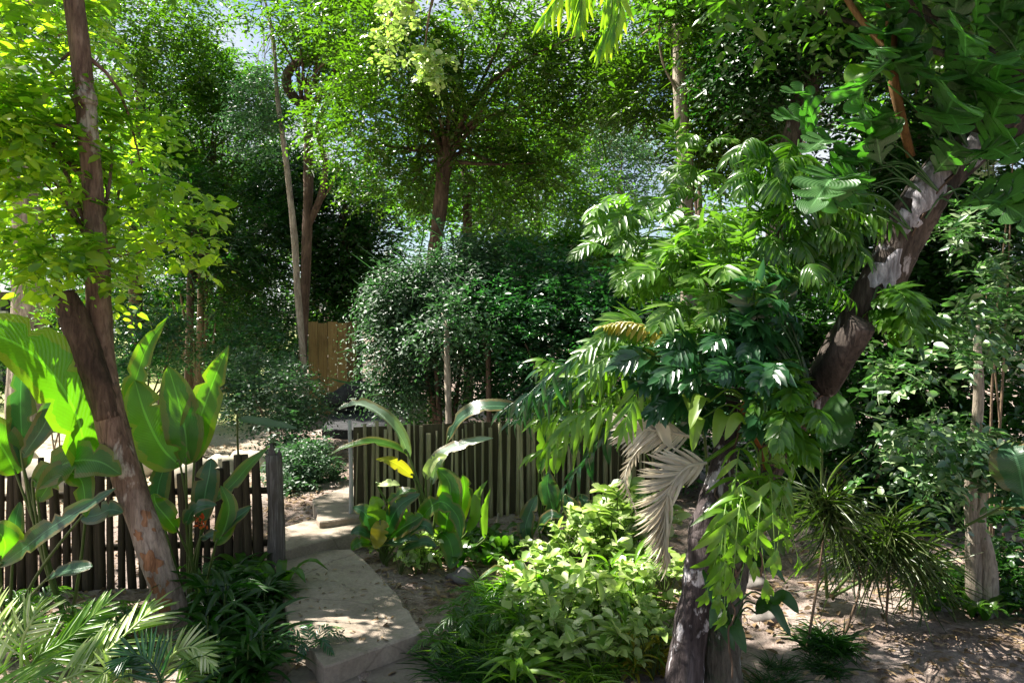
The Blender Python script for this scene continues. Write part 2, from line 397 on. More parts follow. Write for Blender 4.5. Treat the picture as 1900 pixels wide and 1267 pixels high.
# spots to be sunlit; foliage between them and the sun is cut away: (point, radius)
LIT = []
CUT = True
def lit(px, py, d, r, tmin=.9): LIT.append((P(px, py, d), r, tmin))
def carve(p, keep=.04):
    ok = np.ones(len(p), bool)
    for c, r, tm in LIT:
        d = p - c; t = d @ SUN
        q = np.linalg.norm(d - t[:, None] * SUN, axis=1)
        ok &= ~((t > tm) & (q < r * (1 + .25 * R.standard_normal(len(p)))) & (R.random(len(p)) > keep))
    return ok
def scatter(mb, pos, dr, nr, L, W, tmpl=T_RH, cut=True):
    pos, dr, nr = np.asarray(pos, float), nrm(dr), np.asarray(nr, float)
    L, W = np.broadcast_to(L, len(pos)), np.broadcast_to(W, len(pos))
    if cut and CUT:
        k = carve(pos); pos, dr, nr, L, W = pos[k], dr[k], nr[k], L[k], W[k]
    if not len(pos): return mb
    sd_ = nrm(np.cross(nr, dr)); up = nrm(np.cross(dr, sd_))
    tv, tf = tmpl
    v = (pos[:, None] + tv[None, :, 0:1] * (L[:, None, None] * dr[:, None]) + tv[None, :, 1:2] * (W[:, None, None] * sd_[:, None]) + tv[None, :, 2:3] * (L[:, None, None] * up[:, None]))
    off = np.arange(len(pos))[:, None, None] * len(tv)
    mb.add(v.reshape(-1, 3), [(off + f[None]).reshape(-1, f.shape[1]) for f in tf],
           np.tile(np.stack([tv[:, 0], tv[:, 1] + .5], -1), (len(pos), 1)))
    return mb
def rnd(n, s=1.0): return R.standard_normal((n, 3)) * s
def sprays(mb, B, D, ln, nl, L, W, tmpl=T_RH, droop=.35, flat=.45, ang=.85, twig=0.0, cut=True, taper=True):
    """twigs with leaves in two rows: B bases (S,3), D directions"""
    B, D = np.asarray(B, float), nrm(D); S = len(B)
    ln = np.broadcast_to(ln, S) * R.uniform(.75, 1.2, S)
    t = (np.arange(nl) + .7) / nl
    pos = B[:, None] + D[:, None] * (ln[:, None] * t)[..., None]
    pos[..., 2] -= droop * ln[:, None] * t[None] ** 2
    T = D[:, None] * np.ones((1, nl, 1)); T = T.copy(); T[..., 2] -= 2 * droop * t[None]; T = nrm(T)
    side = nrm(np.cross(T, np.array([0, 0, 1.0])) + 1e-6)
    sg = np.where(np.arange(nl) % 2 == 0, 1.0, -1.0)[None, :, None]
    dr = T * .5 + side * sg * ang + R.normal(0, .34, pos.shape)
    dr[:, -1] = T[:, -1]
    nn = nrm(np.cross(side, T)); nn *= np.where(nn[..., 2:3] < 0, -1, 1)
    nn = nn + R.normal(0, flat, pos.shape)
    sz = (np.sin(np.pi * (t * .8 + .15)) if taper else np.ones(nl))[None] * R.uniform(.75, 1.25, (S, nl))
    scatter(mb, pos.reshape(-1, 3), dr.reshape(-1, 3), nn.reshape(-1, 3), (L * sz).ravel(), (W * sz).ravel(), tmpl, cut)
    if twig:
        mid = D.copy(); mid[:, 2] -= droop
        scatter(mb, B, mid, np.cross(mid, rnd(S)), ln * .72, twig, T_STIFF, cut)
    return mb
def in_blobs(blobs, n, shell=.55):
    """points in ellipsoids (centre, (rx,ry,rz)), towards the shell; also the outward direction"""
    vol = np.array([b[1][0] * b[1][2] for b in blobs]) ** .9
    idx = R.choice(len(blobs), n, p=vol / vol.sum())
    c = np.array([b[0] for b in blobs])[idx]; r = np.array([b[1] for b in blobs])[idx]
    u = nrm(rnd(n)); k = R.uniform(shell ** 3, 1, n) ** (1 / 3)
    return c + u * r * k[:, None], u
def blobs_px(lst):
    out = []
    for b in lst:
        px, py, d, rp = b[:4]; ry = b[4] if len(b) > 4 else rp
        rx = m_px(rp, d); out.append((P(px, py, d), (rx, rx * .9, m_px(ry, d))))
    return out
def crown(blobs, n_tw, nl, ln, L, W, tmpl=T_RH, droop=.35, flat=.5, shell=.35, twig=0., up=.1):
    """foliage of a tree or shrub: many leafy twigs through the volume of the blobs, in clumps"""
    mb = MB()
    nc = max(6, n_tw // 9)
    cc, cu = in_blobs(blobs, nc, shell)
    size = np.mean([b[1][0] for b in blobs])
    i = R.integers(0, nc, n_tw)
    B = cc[i] + rnd(n_tw, size * .16)
    D = cu[i] * .7 + rnd(n_tw, .75) + np.array([0, 0, up]); D[:, 2] *= .55
    sprays(mb, B, D, ln, nl, L, W, tmpl, droop, flat, twig=twig)
    return mb, cc
def limbs(mb, start, targets, r0, n=8, k=14, seed=3):
    """thin boughs from a trunk point towards clumps"""
    rr = np.random.default_rng(seed)
    tg = targets[rr.choice(len(targets), min(k, len(targets)), replace=False)]
    for j, t in enumerate(tg):
        a = start[rr.integers(0, len(start))] if isinstance(start, list) else start
        m1 = a + (t - a) * .4 + rr.normal(0, .07, 3) * np.linalg.norm(t - a) + np.array([0, 0, .08 * np.linalg.norm(t - a)])
        tube(mb, [a, m1, t], [r0, r0 * .55, r0 * .12], n, 5, .12, False, seed=j)
    return mb
def pxpath(lst): return [P(*q) for q in lst]

def blade(mb, spine, width, hint=None, fold=.18, nu=18, prof='ov', ripple=.04, tears=0, seed=0, cam_face=.6):
    """one broad leaf: spine points in space, greatest width"""
    c = spline(spine, nu); t = nrm(np.gradient(c, axis=0)); rr = np.random.default_rng(seed + 11)
    if hint is None:
        hint = nrm(np.array([0, 0, CAM_H]) - c.mean(0)) * cam_face + np.array([0, 0, 1 - cam_face]) + rr.normal(0, .12, 3)
    s = nrm(np.cross(t, np.asarray(hint, float)[None])); n = np.cross(s, t)
    u = np.linspace(0, 1, nu)
    if prof == 'ov': pr = np.sin(np.pi * np.clip(u, .0, 1) ** .85) ** .62
    elif prof == 'lance': pr = np.sin(np.pi * u ** .75) ** .9
    elif prof == 'paddle': pr = np.sin(np.pi * u ** 1.15) ** .45
    else: pr = np.sin(np.pi * u) ** .7
    if prof == 'lobed': pr = np.sin(np.pi * u ** .8) ** .6 * (.34 + .66 * np.abs(np.sin(np.pi * 7.0 * u)) ** .45)
    pr[0] = .04; pr[-1] = .01
    vs = np.array([-1, -.6, -.25, 0, .25, .6, 1.0])
    wd = width / 2 * pr[:, None] * np.ones(len(vs))[None]
    if tears:
        for _ in range(tears):
            i = rr.integers(3, nu - 3); sgn = rr.choice([-1, 1]); wd[i, (np.sign(vs) == sgn) & (np.abs(vs) > .5)] *= rr.uniform(.35, .7)
    rip = ripple * width * np.sin(u[:, None] * rr.uniform(14, 22) + np.abs(vs)[None] * 2 + rr.random() * 6) * np.abs(vs)[None]
    if prof == 'lobed': c = c[:, None] + t[:, None] * (np.abs(vs)[None] * width * .16)[..., None]
    else: c = c[:, None]
    v = c + s[:, None] * (wd * vs[None])[..., None] + n[:, None] * (fold * wd * np.abs(vs)[None] ** 1.2 + rip)[..., None]
    k = len(vs); i = np.arange(nu - 1)[:, None] * k; j = np.arange(k - 1)[None]
    q = np.stack([i + j, i + j + 1, i + k + j + 1, i + k + j], -1).reshape(-1, 4)
    uv = np.stack([np.repeat(u, k), np.tile((vs + 1) / 2, nu)], -1)
    mb.add(v.reshape(-1, 3), q, uv); return mb
def rachis_frond(mb, spine, n, L, W, ang=1.0, droop=.2, tmpl=T_LONG, hint=None, r=.008, start=.12, seed=0, cut=False, jitter=.08):
    """a feather leaf: midrib and leaflets on both sides"""
    m = 40; c = spline(spine, m); t = nrm(np.gradient(c, axis=0)); rr = np.random.default_rng(seed + 5)
    if hint is None: hint = np.array([0, -.45, .9])
    s = nrm(np.cross(t, np.asarray(hint, float)[None])); nn = np.cross(s, t)
    tube(mb, spine, [r, r * .8, r * .25], 14, 5, 0, False)
    u = np.linspace(start, 1, n); idx = np.clip((u * (m - 1)).astype(int), 0, m - 1)
    for sg in (-1, 1):
        uu = u + rr.normal(0, .004, n)
        a = ang * (1 - .55 * uu)
        dr = t[idx] * np.cos(a)[:, None] + sg * s[idx] * np.sin(a)[:, None] + rr.normal(0, jitter, (n, 3)); dr[:, 2] -= droop
        sz = np.sin(np.pi * (uu * .82 + .12)) ** .6 * rr.uniform(.88, 1.08, n)
        scatter(mb, c[idx], dr, nn[idx] + sg * s[idx] * -.25 + rr.normal(0, .12, (n, 3)), L * sz, W * (.6 + .4 * sz), tmpl, cut)
    scatter(mb, c[-2:-1], t[-1:], nn[-1:], L * .6, W * .8, tmpl, cut)
    return mb

# ------------------------------------------------------------------ sun gaps cut into the foliage
for a in [(1120, 1060, 6.5, .75), (1010, 1090, 6.3, .5), (1190, 1130, 5.9, .7), (1150, 1000, 7.2, .45), (1080, 1180, 5.6, .35), (960, 1130, 6.0, .3),
          (1470, 1120, 6.3, .6), (1400, 1130, 6.1, .25), (1580, 1090, 6.4, .45), (1760, 1190, 5.5, .3), (1500, 1180, 5.6, .4), (1880, 1190, 5.4, .25),
          (575, 1000, 7.5, .34), (630, 1000, 7.5, .28), (740, 1150, 5.8, .13), (610, 1140, 5.9, .08),
          (60, 1190, 4.9, .4), (180, 1200, 4.8, .3), (360, 1220, 4.9, .25),
          (1275, 1000, 4.6, .16), (1250, 1180, 4.6, .2), (1240, 940, 4.5, .3), (1200, 830, 4.6, .2),
          (60, 680, 5.2, .45), (330, 740, 5.8, .35), (400, 720, 5.8, .3), (120, 800, 5.2, .25),
          (700, 780, 7.3, .35), (690, 840, 7.3, .25), (860, 840, 7.2, .35), (800, 900, 7.2, .3), (720, 960, 7.0, .3),
          (720, 620, 11.0, .9), (760, 500, 11, .6), (840, 560, 11, .4),
          (1330, 460, 4.7, .55), (1220, 470, 5.2, .45), (1140, 440, 5.6, .4), (1400, 300, 4.9, .35), (1300, 600, 4.6, .4), (1850, 420, 6.4, .5), (1780, 450, 6.4, .3), (1270, 540, 4.7, .3), (1180, 640, 4.6, .4), (1250, 690, 4.5, .35), (1050, 740, 4.8, .4), (1150, 400, 5.0, .3),
          (1390, 930, 4.3, .3), (1330, 900, 4.3, .2), (1300, 770, 4.3, .15), (1540, 740, 4.4, .25),
          (1680, 620, 5.6, .4), (1600, 700, 5.6, .3), (1750, 790, 5.6, .35), (1690, 880, 5.5, .3), (1815, 740, 5.6, .18), (1820, 1010, 5.8, .2),
          (150, 250, 5.7, .7, 1.5), (50, 130, 5.7, .8, 1.1), (200, 400, 5.7, .5, 1.3), (40, 310, 5.5, .45, .7), (270, 400, 6.1, .45, .7), (100, 50, 6.0, .45, .7), (230, 320, 6.1, .3, .7), (185, 600, 5.6, .2, .3),
          (520, 740, 14, .8), (430, 780, 13, .8), (330, 830, 10, .9), (100, 800, 12, 1.2), (220, 760, 15, 1.5), (420, 760, 17, 1.5), (60, 770, 17, 1.5),
          (1480, 340, 5.0, .3), (1520, 400, 4.8, .3), (1620, 130, 4.2, .14), (1760, 330, 4.1, .14), (1560, 260, 4.3, .2), (1262, 210, 9.9, .6, .25), (185, 540, 5.6, .2),
          (1900, 400, 6, .4), (1790, 400, 6, .3), (1500, 960, 5.6, .25), (1600, 1000, 5.6, .3),
          (1060, 20, 4.5, .4), (820, 105, 7.4, .35, .3), (860, 20, 7.4, .35, .3), (725, 90, 8, .35, .3), (775, 10, 7.4, .35, .3)]:
    lit(*a)

# ------------------------------------------------------------------ ground, path, terrace
def ground():
    mb = MB()
    xs = np.concatenate([np.linspace(-90, -10, 21)[:-1], np.linspace(-10, 10, 161), np.linspace(10, 90, 21)[1:]])
    ys = np.concatenate([np.linspace(-12, 2, 15)[:-1], np.linspace(2, 14, 121), np.linspace(14, 30, 41)[1:], np.linspace(30, 200, 25)[1:]])
    X, Y = np.meshgrid(xs, ys)
    Z = ground_z(X, Y) + .012 * R.standard_normal(X.shape) * (np.abs(X) < 9)
    w_, h_ = len(xs), len(ys)
    i = np.arange(h_ - 1)[:, None] * w_; j = np.arange(w_ - 1)[None]
    q = np.stack([i + j, i + j + 1, i + w_ + j + 1, i + w_ + j], -1).reshape(-1, 4)
    mb.add(np.stack([X, Y, Z], -1).reshape(-1, 3), q)
    structure(mb.build('ground', SOIL))
ground()
def slab(name, outline, z0, z1, m, bev=.012):
    """flat slab with eased upper edge from a list of (x, y)"""
    p = np.asarray(outline, float)
    if np.sum(p[:, 0] * np.roll(p[:, 1], -1) - p[:, 1] * np.roll(p[:, 0], -1)) < 0: p = p[::-1]
    c = p.mean(0); n = len(p); inn = p + nrm(c - p) * bev
    rr = np.random.default_rng(n)
    v = np.vstack([np.c_[p, np.full(n, z0)], np.c_[p, np.full(n, z1 - bev)], np.c_[inn, z1 + rr.normal(0, .001, n)]])
    i = np.arange(n); j = (i + 1) % n
    mb = MB(); mb.add(v, [np.stack([i, j, j + n, i + n], -1), np.stack([i + n, j + n, j + 2 * n, i + 2 * n], -1), (2 * n + i)[None]])
    return structure(mb.build(name, m, smooth=False))
def at_z(px, py, z):
    d = 6.0
    for _ in range(20):
        p = P(px, py, d); d *= (CAM_H - z) / (CAM_H - p[2])
    return P(px, py, d)[:2]
def dense(pts, k=8, wob=.01, seed=1):
    rr = np.random.default_rng(seed); o = []
    for a, b in zip(pts, pts[1:] + pts[:1]):
        a, b = np.asarray(a), np.asarray(b)
        for t in np.linspace(0, 1, k, endpoint=False): o.append(a + (b - a) * t + rr.normal(0, wob, 2))
    return o
z1, z2, z3 = .17, .27, .34
slab('path', dense([at_z(600, 1237, z1), at_z(784, 1172, z1), at_z(742, 1108, z1), at_z(692, 1052, z1), at_z(650, 1018, z1), at_z(500, 1022, z1), at_z(512, 1060, z1), at_z(535, 1150, z1)], 7, .006), -.2, z1, CONC)
slab('path', dense([at_z(500, 1290, .03), at_z(900, 1330, .03), at_z(860, 1230, .03), at_z(800, 1185, .03), at_z(560, 1215, .03)], 5), -.2, .03, DARKCONC)
slab('path', dense([at_z(498, 1030, z2 - .01), at_z(560, 1012, z2), at_z(690, 980, z2), at_z(660, 962, z2), at_z(600, 955, z2), at_z(500, 985, z2)], 6), -.1, z2, CONC)
slab('path', dense([at_z(592, 968, z3), at_z(690, 955, z3), at_z(740, 900, z3), at_z(640, 903, z3), at_z(578, 925, z3)], 6), .05, z3, CONC)
slab('terrace', dense([at_z(596, 797, .42), at_z(720, 797, .42), at_z(700, 738, .42), at_z(628, 742, .42)], 5, .02), .1, .42, SLATE)

# leaf litter over the soil (uncountable)
def litter():
    n = 15000
    x = R.uniform(-6, 7, n); y = R.uniform(4, 13, n) ; z = ground_z(x, y) + R.uniform(.012, .035, n)
    k = R.random(n) < .35 + .65 * (np.sin(x * 2.1 + 1) * np.sin(y * 1.7) > -.1)
    x, y, z = x[k], y[k], z[k]; n = len(x)
    ang = R.uniform(0, 6.28, n)
    mb = MB()
    scatter(mb, np.c_[x, y, z], np.c_[np.cos(ang), np.sin(ang), R.normal(0, .15, n)], np.c_[R.normal(0, .35, (n, 2)), np.ones(n)], R.uniform(.04, .12, n), R.uniform(.018, .05, n), T_LF, False)
    k = 90; q = np.array([at_z(random.uniform(545, 740), random.uniform(1040, 1190), .172) for _ in range(k)]); ang = R.uniform(0, 6.28, k)
    scatter(mb, np.c_[q, np.full(k, .18)], np.c_[np.cos(ang), np.sin(ang), R.normal(0, .1, k)], np.c_[R.normal(0, .3, (k, 2)), np.ones(k)], R.uniform(.02, .07, k), R.uniform(.01, .03, k), T_LF, False)
    structure(mb.build('fallen_leaves', L_LITTER), 'stuff')
litter()

# ------------------------------------------------------------------ fences and gate
def picket_fence():
    a, b = on_ground(-130, 6.35), on_ground(505, 6.85)
    f = thing('picket_fence', 'rustic fence of uneven dark wooden pickets with gaps behind the leaning tree', 'fence', on_ground(250, 6.6))
    n = 31; dirv = nrm(b - a); rr = random.Random(4)
    for i in range(n):
        t = (i + .5) / n; p = a + (b - a) * t
        h = 1.1 + rr.uniform(-.10, .09); wd = rr.uniform(.030, .054)
        mb = MB(); lean = rr.uniform(-.035, .035)
        z0 = float(ground_z(p[0], p[1])) - .1
        top = np.array([p[0] + lean, p[1] + rr.uniform(-.02, .02), z0 + .1 + h])
        tube(mb, [[p[0], p[1], z0], (np.array([p[0], p[1], z0]) + top) / 2 + [rr.uniform(-.012, .012), 0, 0], top], [wd, wd * .95, wd * rr.uniform(.7, .95)], 9, 8, .10, True, seed=i)
        mb.build('picket', W_DARK, f)
    for z in (.32, .82):
        mb = MB(); nv = np.array([-dirv[1], dirv[0], 0]) * .075
        tube(mb, [a + nv + [0, 0, z], (a + b) / 2 + nv + [0, 0, z + .02], b + nv + [0, 0, z]], [.035, .035, .035], 10, 7, .08)
        mb.build('rail', W_DARK, f)
    g = on_ground(509, 6.75)
    mb = MB(); tube(mb, [g - [0, 0, .2], g + [0.01, 0, .6], g + [-.02, 0, 1.19]], [.082, .078, .072], 16, 12, .16, seed=9)
    p = mb.build('gate_post', W_GREY, f); p['label'] = 'thick weathered grey end post with a split top'
    mb = MB(); tube(mb, [g + [-.035, .0, 1.17], g + [-.04, 0, 1.3]], [.04, .012], 5, 6, .3); tube(mb, [g + [.03, .0, 1.17], g + [.035, 0, 1.24]], [.03, .008], 5, 6, .3)
    mb.build('splinter', W_GREY, p, origin=np.array(f.location))
picket_fence()
def batten_fence():
    a, b = on_ground(655, 8.0), on_ground(1215, 9.0)
    f = thing('batten_fence', 'olive fence of close narrow upright battens behind the broad-leaved plants', 'fence', on_ground(900, 8.4))
    rr = random.Random(8); n = 46
    for i in range(n):
        t = (i + .5 + rr.uniform(-.32, .32)) / n; p = a + (b - a) * t; z0 = float(ground_z(p[0], p[1])) - .05; ln_ = rr.uniform(-.03, .03)
        h = 1.15 + rr.uniform(-.08, .07) + .02 * math.sin(i); wd = rr.choice([.010, .014, .019, .024, .030]) * rr.uniform(.85, 1.1)
        mb = MB(); tube(mb, [[p[0] + rr.uniform(-.008, .008), p[1] - .03, z0], [p[0] + ln_, p[1] - .035, z0 + h]], [wd, wd * .9], 9, 7, .12, seed=i)
        mb.build('batten', W_OLIVE, f)
    mb = MB(); ang = math.atan2(b[1] - a[1], b[0] - a[0]); c = (a + b) / 2; ln = np.linalg.norm(b - a) / 2
    box(mb, c + [-ln, .0, -.1], c + [ln, .02, 1.06], ang, c); mb.build('backing_panel', W_BACK, f, False)
    g = on_ground(649, 7.9)
    mb = MB(); tube(mb, [g - [0, 0, .1], g + [0.005, 0, .6], g + [-.01, 0, 1.2]], [.024, .023, .021], 10, 8, .05); q = mb.build('end_post', PALEPOST, f)
    q['label'] = 'slim pale end post beside the path'
    for z in (.3, .95):
        mb = MB(); nv = np.array([-math.sin(ang), math.cos(ang), 0]) * .05
        tube(mb, [a + nv + [0, 0, z], b + nv + [0, 0, z]], [.03, .03], 6, 6, .03); mb.build('rail', W_OLIVE, f)
batten_fence()
def gate():
    d = 17.2; a, b = P(572, 600, d), P(662, 600, d); z0 = float(ground_z(a[0], d)) ; h = P(600, 597, d)[2] - z0
    g = thing('plank_gate', 'ochre wooden gate of upright planks beyond the bend of the path', 'gate', (a[0], d, z0))
    k = 5; wd = (b[0] - a[0]) / k
    for i in range(k):
        mb = MB(); x = a[0] + i * wd
        box(mb, (x + .006, d - .02 + .004 * (i % 3), z0), (x + wd - .006, d + .02, z0 + h - .03 * (i % 2))); mb.build('plank', W_OCHRE, g, False)
    for x in (a[0] - .11, b[0] + .06):
        mb = MB(); box(mb, (x - .055, d - .06, z0 - .2), (x + .055, d + .06, z0 + h + .12)); mb.build('gate_post', W_DARK, g, False)
    for z in (.4, h - .35):
        mb = MB(); box(mb, (a[0], d + .024, z0 + z), (b[0], d + .07, z0 + z + .12)); mb.build('crossbar', W_DARK, g, False)
gate()
def pavilion():
    d = 24.0; x0, x1 = P(-220, 600, d)[0], P(26, 600, d)[0]; z0 = .3
    g = thing('garden_shed', 'dark garden shed with pale posts glimpsed past the fluted tree trunk', 'shed', (x0, d, z0))
    mb = MB(); box(mb, (x0, d, z0), (x1, d + 3, z0 + 2.9)); mb.build('wall', DARKWALL, g, False)
    for x in (x0 + .1, x0 + 2.2, x1 - .3):
        mb = MB(); box(mb, (x - .07, d - .4, z0), (x + .07, d - .26, z0 + 2.9)); mb.build('post', PALEPOST, g, False)
    mb = MB(); box(mb, (x0, d - .39, z0 + 2.35), (x1, d - .27, z0 + 2.5)); mb.build('beam', PALEPOST, g, False)
    mb = MB(); box(mb, (x0 - .4, d - .7, z0 + 2.905), (x1 + .4, d + 3.4, z0 + 3.1)); mb.build('roof', W_DARK, g, False)
pavilion()

# ------------------------------------------------------------------ rocks
def rock(name, label, c, r, m, group=None, seed=0):
    rr = np.random.default_rng(seed)
    nu, nv = 16, 10; th = np.linspace(0, 2 * np.pi, nu, endpoint=False); ph = np.linspace(.05, np.pi - .05, nv)
    T, Ph = np.meshgrid(th, ph)
    d = np.stack([np.cos(T) * np.sin(Ph), np.sin(T) * np.sin(Ph), np.cos(Ph)], -1)
    k = 1 + sum(.13 * np.sin(d @ (rr.normal(0, 2.2, 3)) + rr.random() * 6) for _ in range(5)) + rr.normal(0, .025, T.shape)
    v = np.asarray(c) + d * k[..., None] * np.asarray(r)
    i = np.arange(nv - 1)[:, None] * nu; j = np.arange(nu)[None]
    q = np.stack([i + j, i + nu + j, i + nu + (j + 1) % nu, i + (j + 1) % nu], -1).reshape(-1, 4)
    mb = MB(); mb.add(v.reshape(-1, 3), [q, np.arange(nu)[None], ((nv - 1) * nu + np.arange(nu))[::-1][None]])
    tag(mb.build(name, m, None, True, np.asarray(c, float)), label, 'rock', group)
for i, (px, d, rx, rz, lb) in enumerate([(85, 9.2, .42, .30, 'broad pale rock showing just over the pickets by the drooping leaf'), (345, 9.6, .36, .25, 'pale sunlit rock behind the fence between trunk and heliconia'),
        (20, 10.5, .3, .25, 'pale rock at the far end of the picket fence'), (400, 10.2, .33, .22, 'flat pale rock beyond the gate post'), (120, 10.4, .35, .32, 'cracked pale rock under the large bright leaf'),
        (455, 10.8, .28, .2, 'small pale rock at the foot of the speckled shrub'), (270, 10.8, .4, .24, 'pale rock half hidden by the leaning trunk')]):
    p = on_ground(px, d); rock('pale_rock', lb, p + [0, 0, rz * .5], (rx, rx * .7, rz), STONE, 'pale rocks edging the clearing', i)
for i, (px, py, r, lb) in enumerate([(1395, 1085, .11, 'round sunlit stone right behind the mossy trunk'), (1420, 1150, .09, 'small stone at the edge of the bare soil'), (860, 1075, .1, 'grey stone among herbs beside the path'),
        (1060, 1120, .1, 'white sunlit stone among pale herbs'), (1085, 1072, .1, 'flat white stone under the broad-leaved herbs'), (1175, 1050, .08, 'little white stone below the bright shrub'),
        (1175, 1200, .12, 'pinkish stone in the herbs next to the grey trunk'), (1745, 1130, .07, 'small pinkish stone on the leaf-strewn soil'), (1830, 1140, .08, 'stone in dead leaves under the twin-stemmed shrub')]):
    p = G(px, py); rock('stone', lb, p + [0, 0, r * .3], (r * 1.2, r, r * .7), GREYSTONE, 'stones lying in the planting bed', 20 + i)

rock('boulder', 'dark rounded boulder at the foot of the plank gate', P(658, 742, 16.2), (.5, .4, .28), SLATE, None, 60)
# ------------------------------------------------------------------ far woods
def far_woods():
    blobs = []
    for i in range(46):
        x = -40 + 80 * (i + R.random()) / 46; d = R.uniform(30, 46); h = R.uniform(2, 11) if i % 3 else R.uniform(9, 14)
        blobs.append((np.array([x, d, h]), (R.uniform(2.2, 4), R.uniform(2, 3), R.uniform(1.6, 3.2))))
    mb, _ = crown(blobs, 8200, 9, 1.6, .42, .18, T_RH, .35, .6, .2)
    structure(mb.build('far_woods', L_MID), 'stuff')
    mb = MB()
    for i in range(26):
        x = R.uniform(-26, 28); d = R.uniform(29, 44); h = R.uniform(7, 13)
        tube(mb, [[x, d, 0], [x + R.normal(0, .4), d, h * .5], [x + R.normal(0, 1.0), d, h]], [.16, .13, .05], 10, 6, .1, False, seed=i)
    structure(mb.build('far_woods_trunks', B_BROWN), 'stuff')
    # shrubby underwood closing the view low down
    blobs = [(np.array([-34 + 70 * (i + R.random()) / 30, R.uniform(25, 32), R.uniform(.8, 4.2)]), (2.6, 1.6, R.uniform(1.2, 2.0))) for i in range(44)]
    mb, _ = crown(blobs, 9000, 9, 1.1, .32, .15, T_RH, .35, .6, .2)
    structure(mb.build('underwood', L_DARK), 'stuff')
far_woods()

# ------------------------------------------------------------------ trees
def tree(name, label, trunk_px, r_px, crown_px, n_tw, L, W, lm, bm, nl=9, ln=.7, tmpl=T_RH, forks=(), boughs=14, d0=None, group=None, shell=.3, droop=.35, base_ground=True, twig=.0, rough=.12, flat=.5):
    d0 = trunk_px[0][2]
    pts = pxpath(trunk_px)
    if base_ground:
        g = pts[0].copy(); g[2] = float(ground_z(g[0], g[1])) - .1
        if pts[0][2] > g[2] + .3: pts = [g + (pts[0] - g) * [.0, 0, 0]] + pts; r_px = [r_px[0] * 1.2] + list(r_px)
        else: pts[0][2] = min(pts[0][2], g[2])
    th = thing(name, label, 'tree', pts[0], group)
    rad = [m_px(r, d0) for r in r_px]
    mb = MB(); tube(mb, pts, rad, 10 * len(pts), 12, rough, seed=len(label))
    for fpx, fr in forks: tube(mb, pxpath(fpx), [m_px(r, d0) for r in fr], 8 * len(fpx), 9, rough, seed=len(fpx) + len(label))
    blobs = blobs_px(crown_px)
    cm, cc = crown(blobs, n_tw, nl, ln, L, W, tmpl, droop, flat, shell, twig)
    if boughs: limbs(mb, [pts[-1], pts[-2], pts[-1] * .5 + pts[-2] * .5], cc, rad[-1] * .42, k=boughs)
    mb.build('trunk', bm, th); cm.build('crown', lm, th)
    return th

tree('forest_tree', 'tree with forked brown trunk and broad olive canopy in the middle of the garden',
     [(806, 700, 13.5), (806, 490, 13.5), (815, 390, 13.5), (826, 300, 13.5), (830, 265, 13.5)], [13, 13, 13, 14, 12],
     [(700, 190, 13, 110, 70), (780, 110, 12.5, 130, 80), (900, 90, 12, 150, 90), (1040, 130, 12.5, 140, 90), (870, 210, 13.5, 120, 60), (990, 220, 13.5, 110, 55), (1120, 140, 12.5, 100, 60), (1150, 60, 12, 140, 90), (930, -40, 11, 260, 80), (640, 250, 14, 80, 60), (940, 330, 14, 90, 40), (730, 310, 13.8, 70, 50), (880, 290, 14, 70, 40), (680, 20, 12, 110, 60), (705, 330, 14.2, 60, 35), (760, 390, 15, 45, 25), (1010, 320, 13.8, 80, 40), (950, 400, 15, 60, 30), (1090, 260, 13, 60, 45)],
     3900, .12, .058, L_OLIVE, B_BROWN, 11, .7, flat=.42, twig=.006, forks=[([(828, 275, 13.5), (842, 235, 13.5), (851, 170, 13.3), (860, 60, 13)], [10, 8, 6, 2]), ([(820, 290, 13.5), (806, 235, 13.6), (800, 150, 13.6)], [7, 6, 2])], boughs=26)
tree('forest_tree', 'straight mossy-trunked tree right beside the forked brown trunk', [(870, 700, 17), (868, 480, 17), (866, 360, 17), (860, 300, 17)], [9, 9, 8, 6],
     [(880, 330, 17, 90, 45), (820, 360, 17.5, 70, 40), (930, 380, 17, 80, 40), (960, 290, 18, 90, 60)], 1300, .17, .08, L_MID, B_BROWN, 8, .8)
tree('slender_tree', 'slender pale-barked tree leaning past the gate with thin feathery crown', [(566, 712, 16), (552, 540, 16), (546, 440, 16), (530, 290, 16), (515, 185, 16), (505, 60, 16), (480, -40, 16)], [6, 6, 6, 5, 4, 3, 2],
     [(495, 170, 16, 45, 40), (470, 250, 16, 45, 40)], 420, .11, .04, L_GREY, B_PALE, 9, .6, boughs=10)
tree('crooked_tree', 'twin-stemmed tree with a dark elbow-shaped limb above the gate', [(560, 712, 16.5), (570, 440, 16.5), (572, 300, 16.5), (570, 210, 16.5), (560, 190, 16.5)], [8, 9, 9, 8, 8],
     [(620, 60, 16, 110, 60), (560, 20, 15.5, 90, 50), (690, 50, 15, 90, 60), (640, 130, 17, 60, 40)], 1100, .14, .065, L_OLIVE, B_BROWN, 10, .7, flat=.4, twig=.006,
     forks=[([(566, 205, 16.5), (532, 160, 16.4), (545, 122, 16.3), (600, 100, 16.2), (640, 60, 16)], [8, 9, 8, 6, 3]), ([(572, 420, 16.5), (596, 360, 16.4), (604, 300, 16.4), (590, 230, 16.6), (640, 120, 16.8)], [6, 6, 5, 4, 3]), ([(576, 400, 16.5), (612, 350, 16.4), (636, 300, 16.3)], [2.5, 2, 1])])
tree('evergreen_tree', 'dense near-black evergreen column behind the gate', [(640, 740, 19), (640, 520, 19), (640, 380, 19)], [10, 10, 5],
     [(650, 380, 19, 60, 70), (630, 470, 19, 65, 80), (665, 520, 19.5, 60, 70), (620, 560, 19, 50, 60), (690, 450, 20, 50, 70)], 2600, .16, .08, L_DARK, B_BROWN, 9, .6, boughs=4, shell=.2)
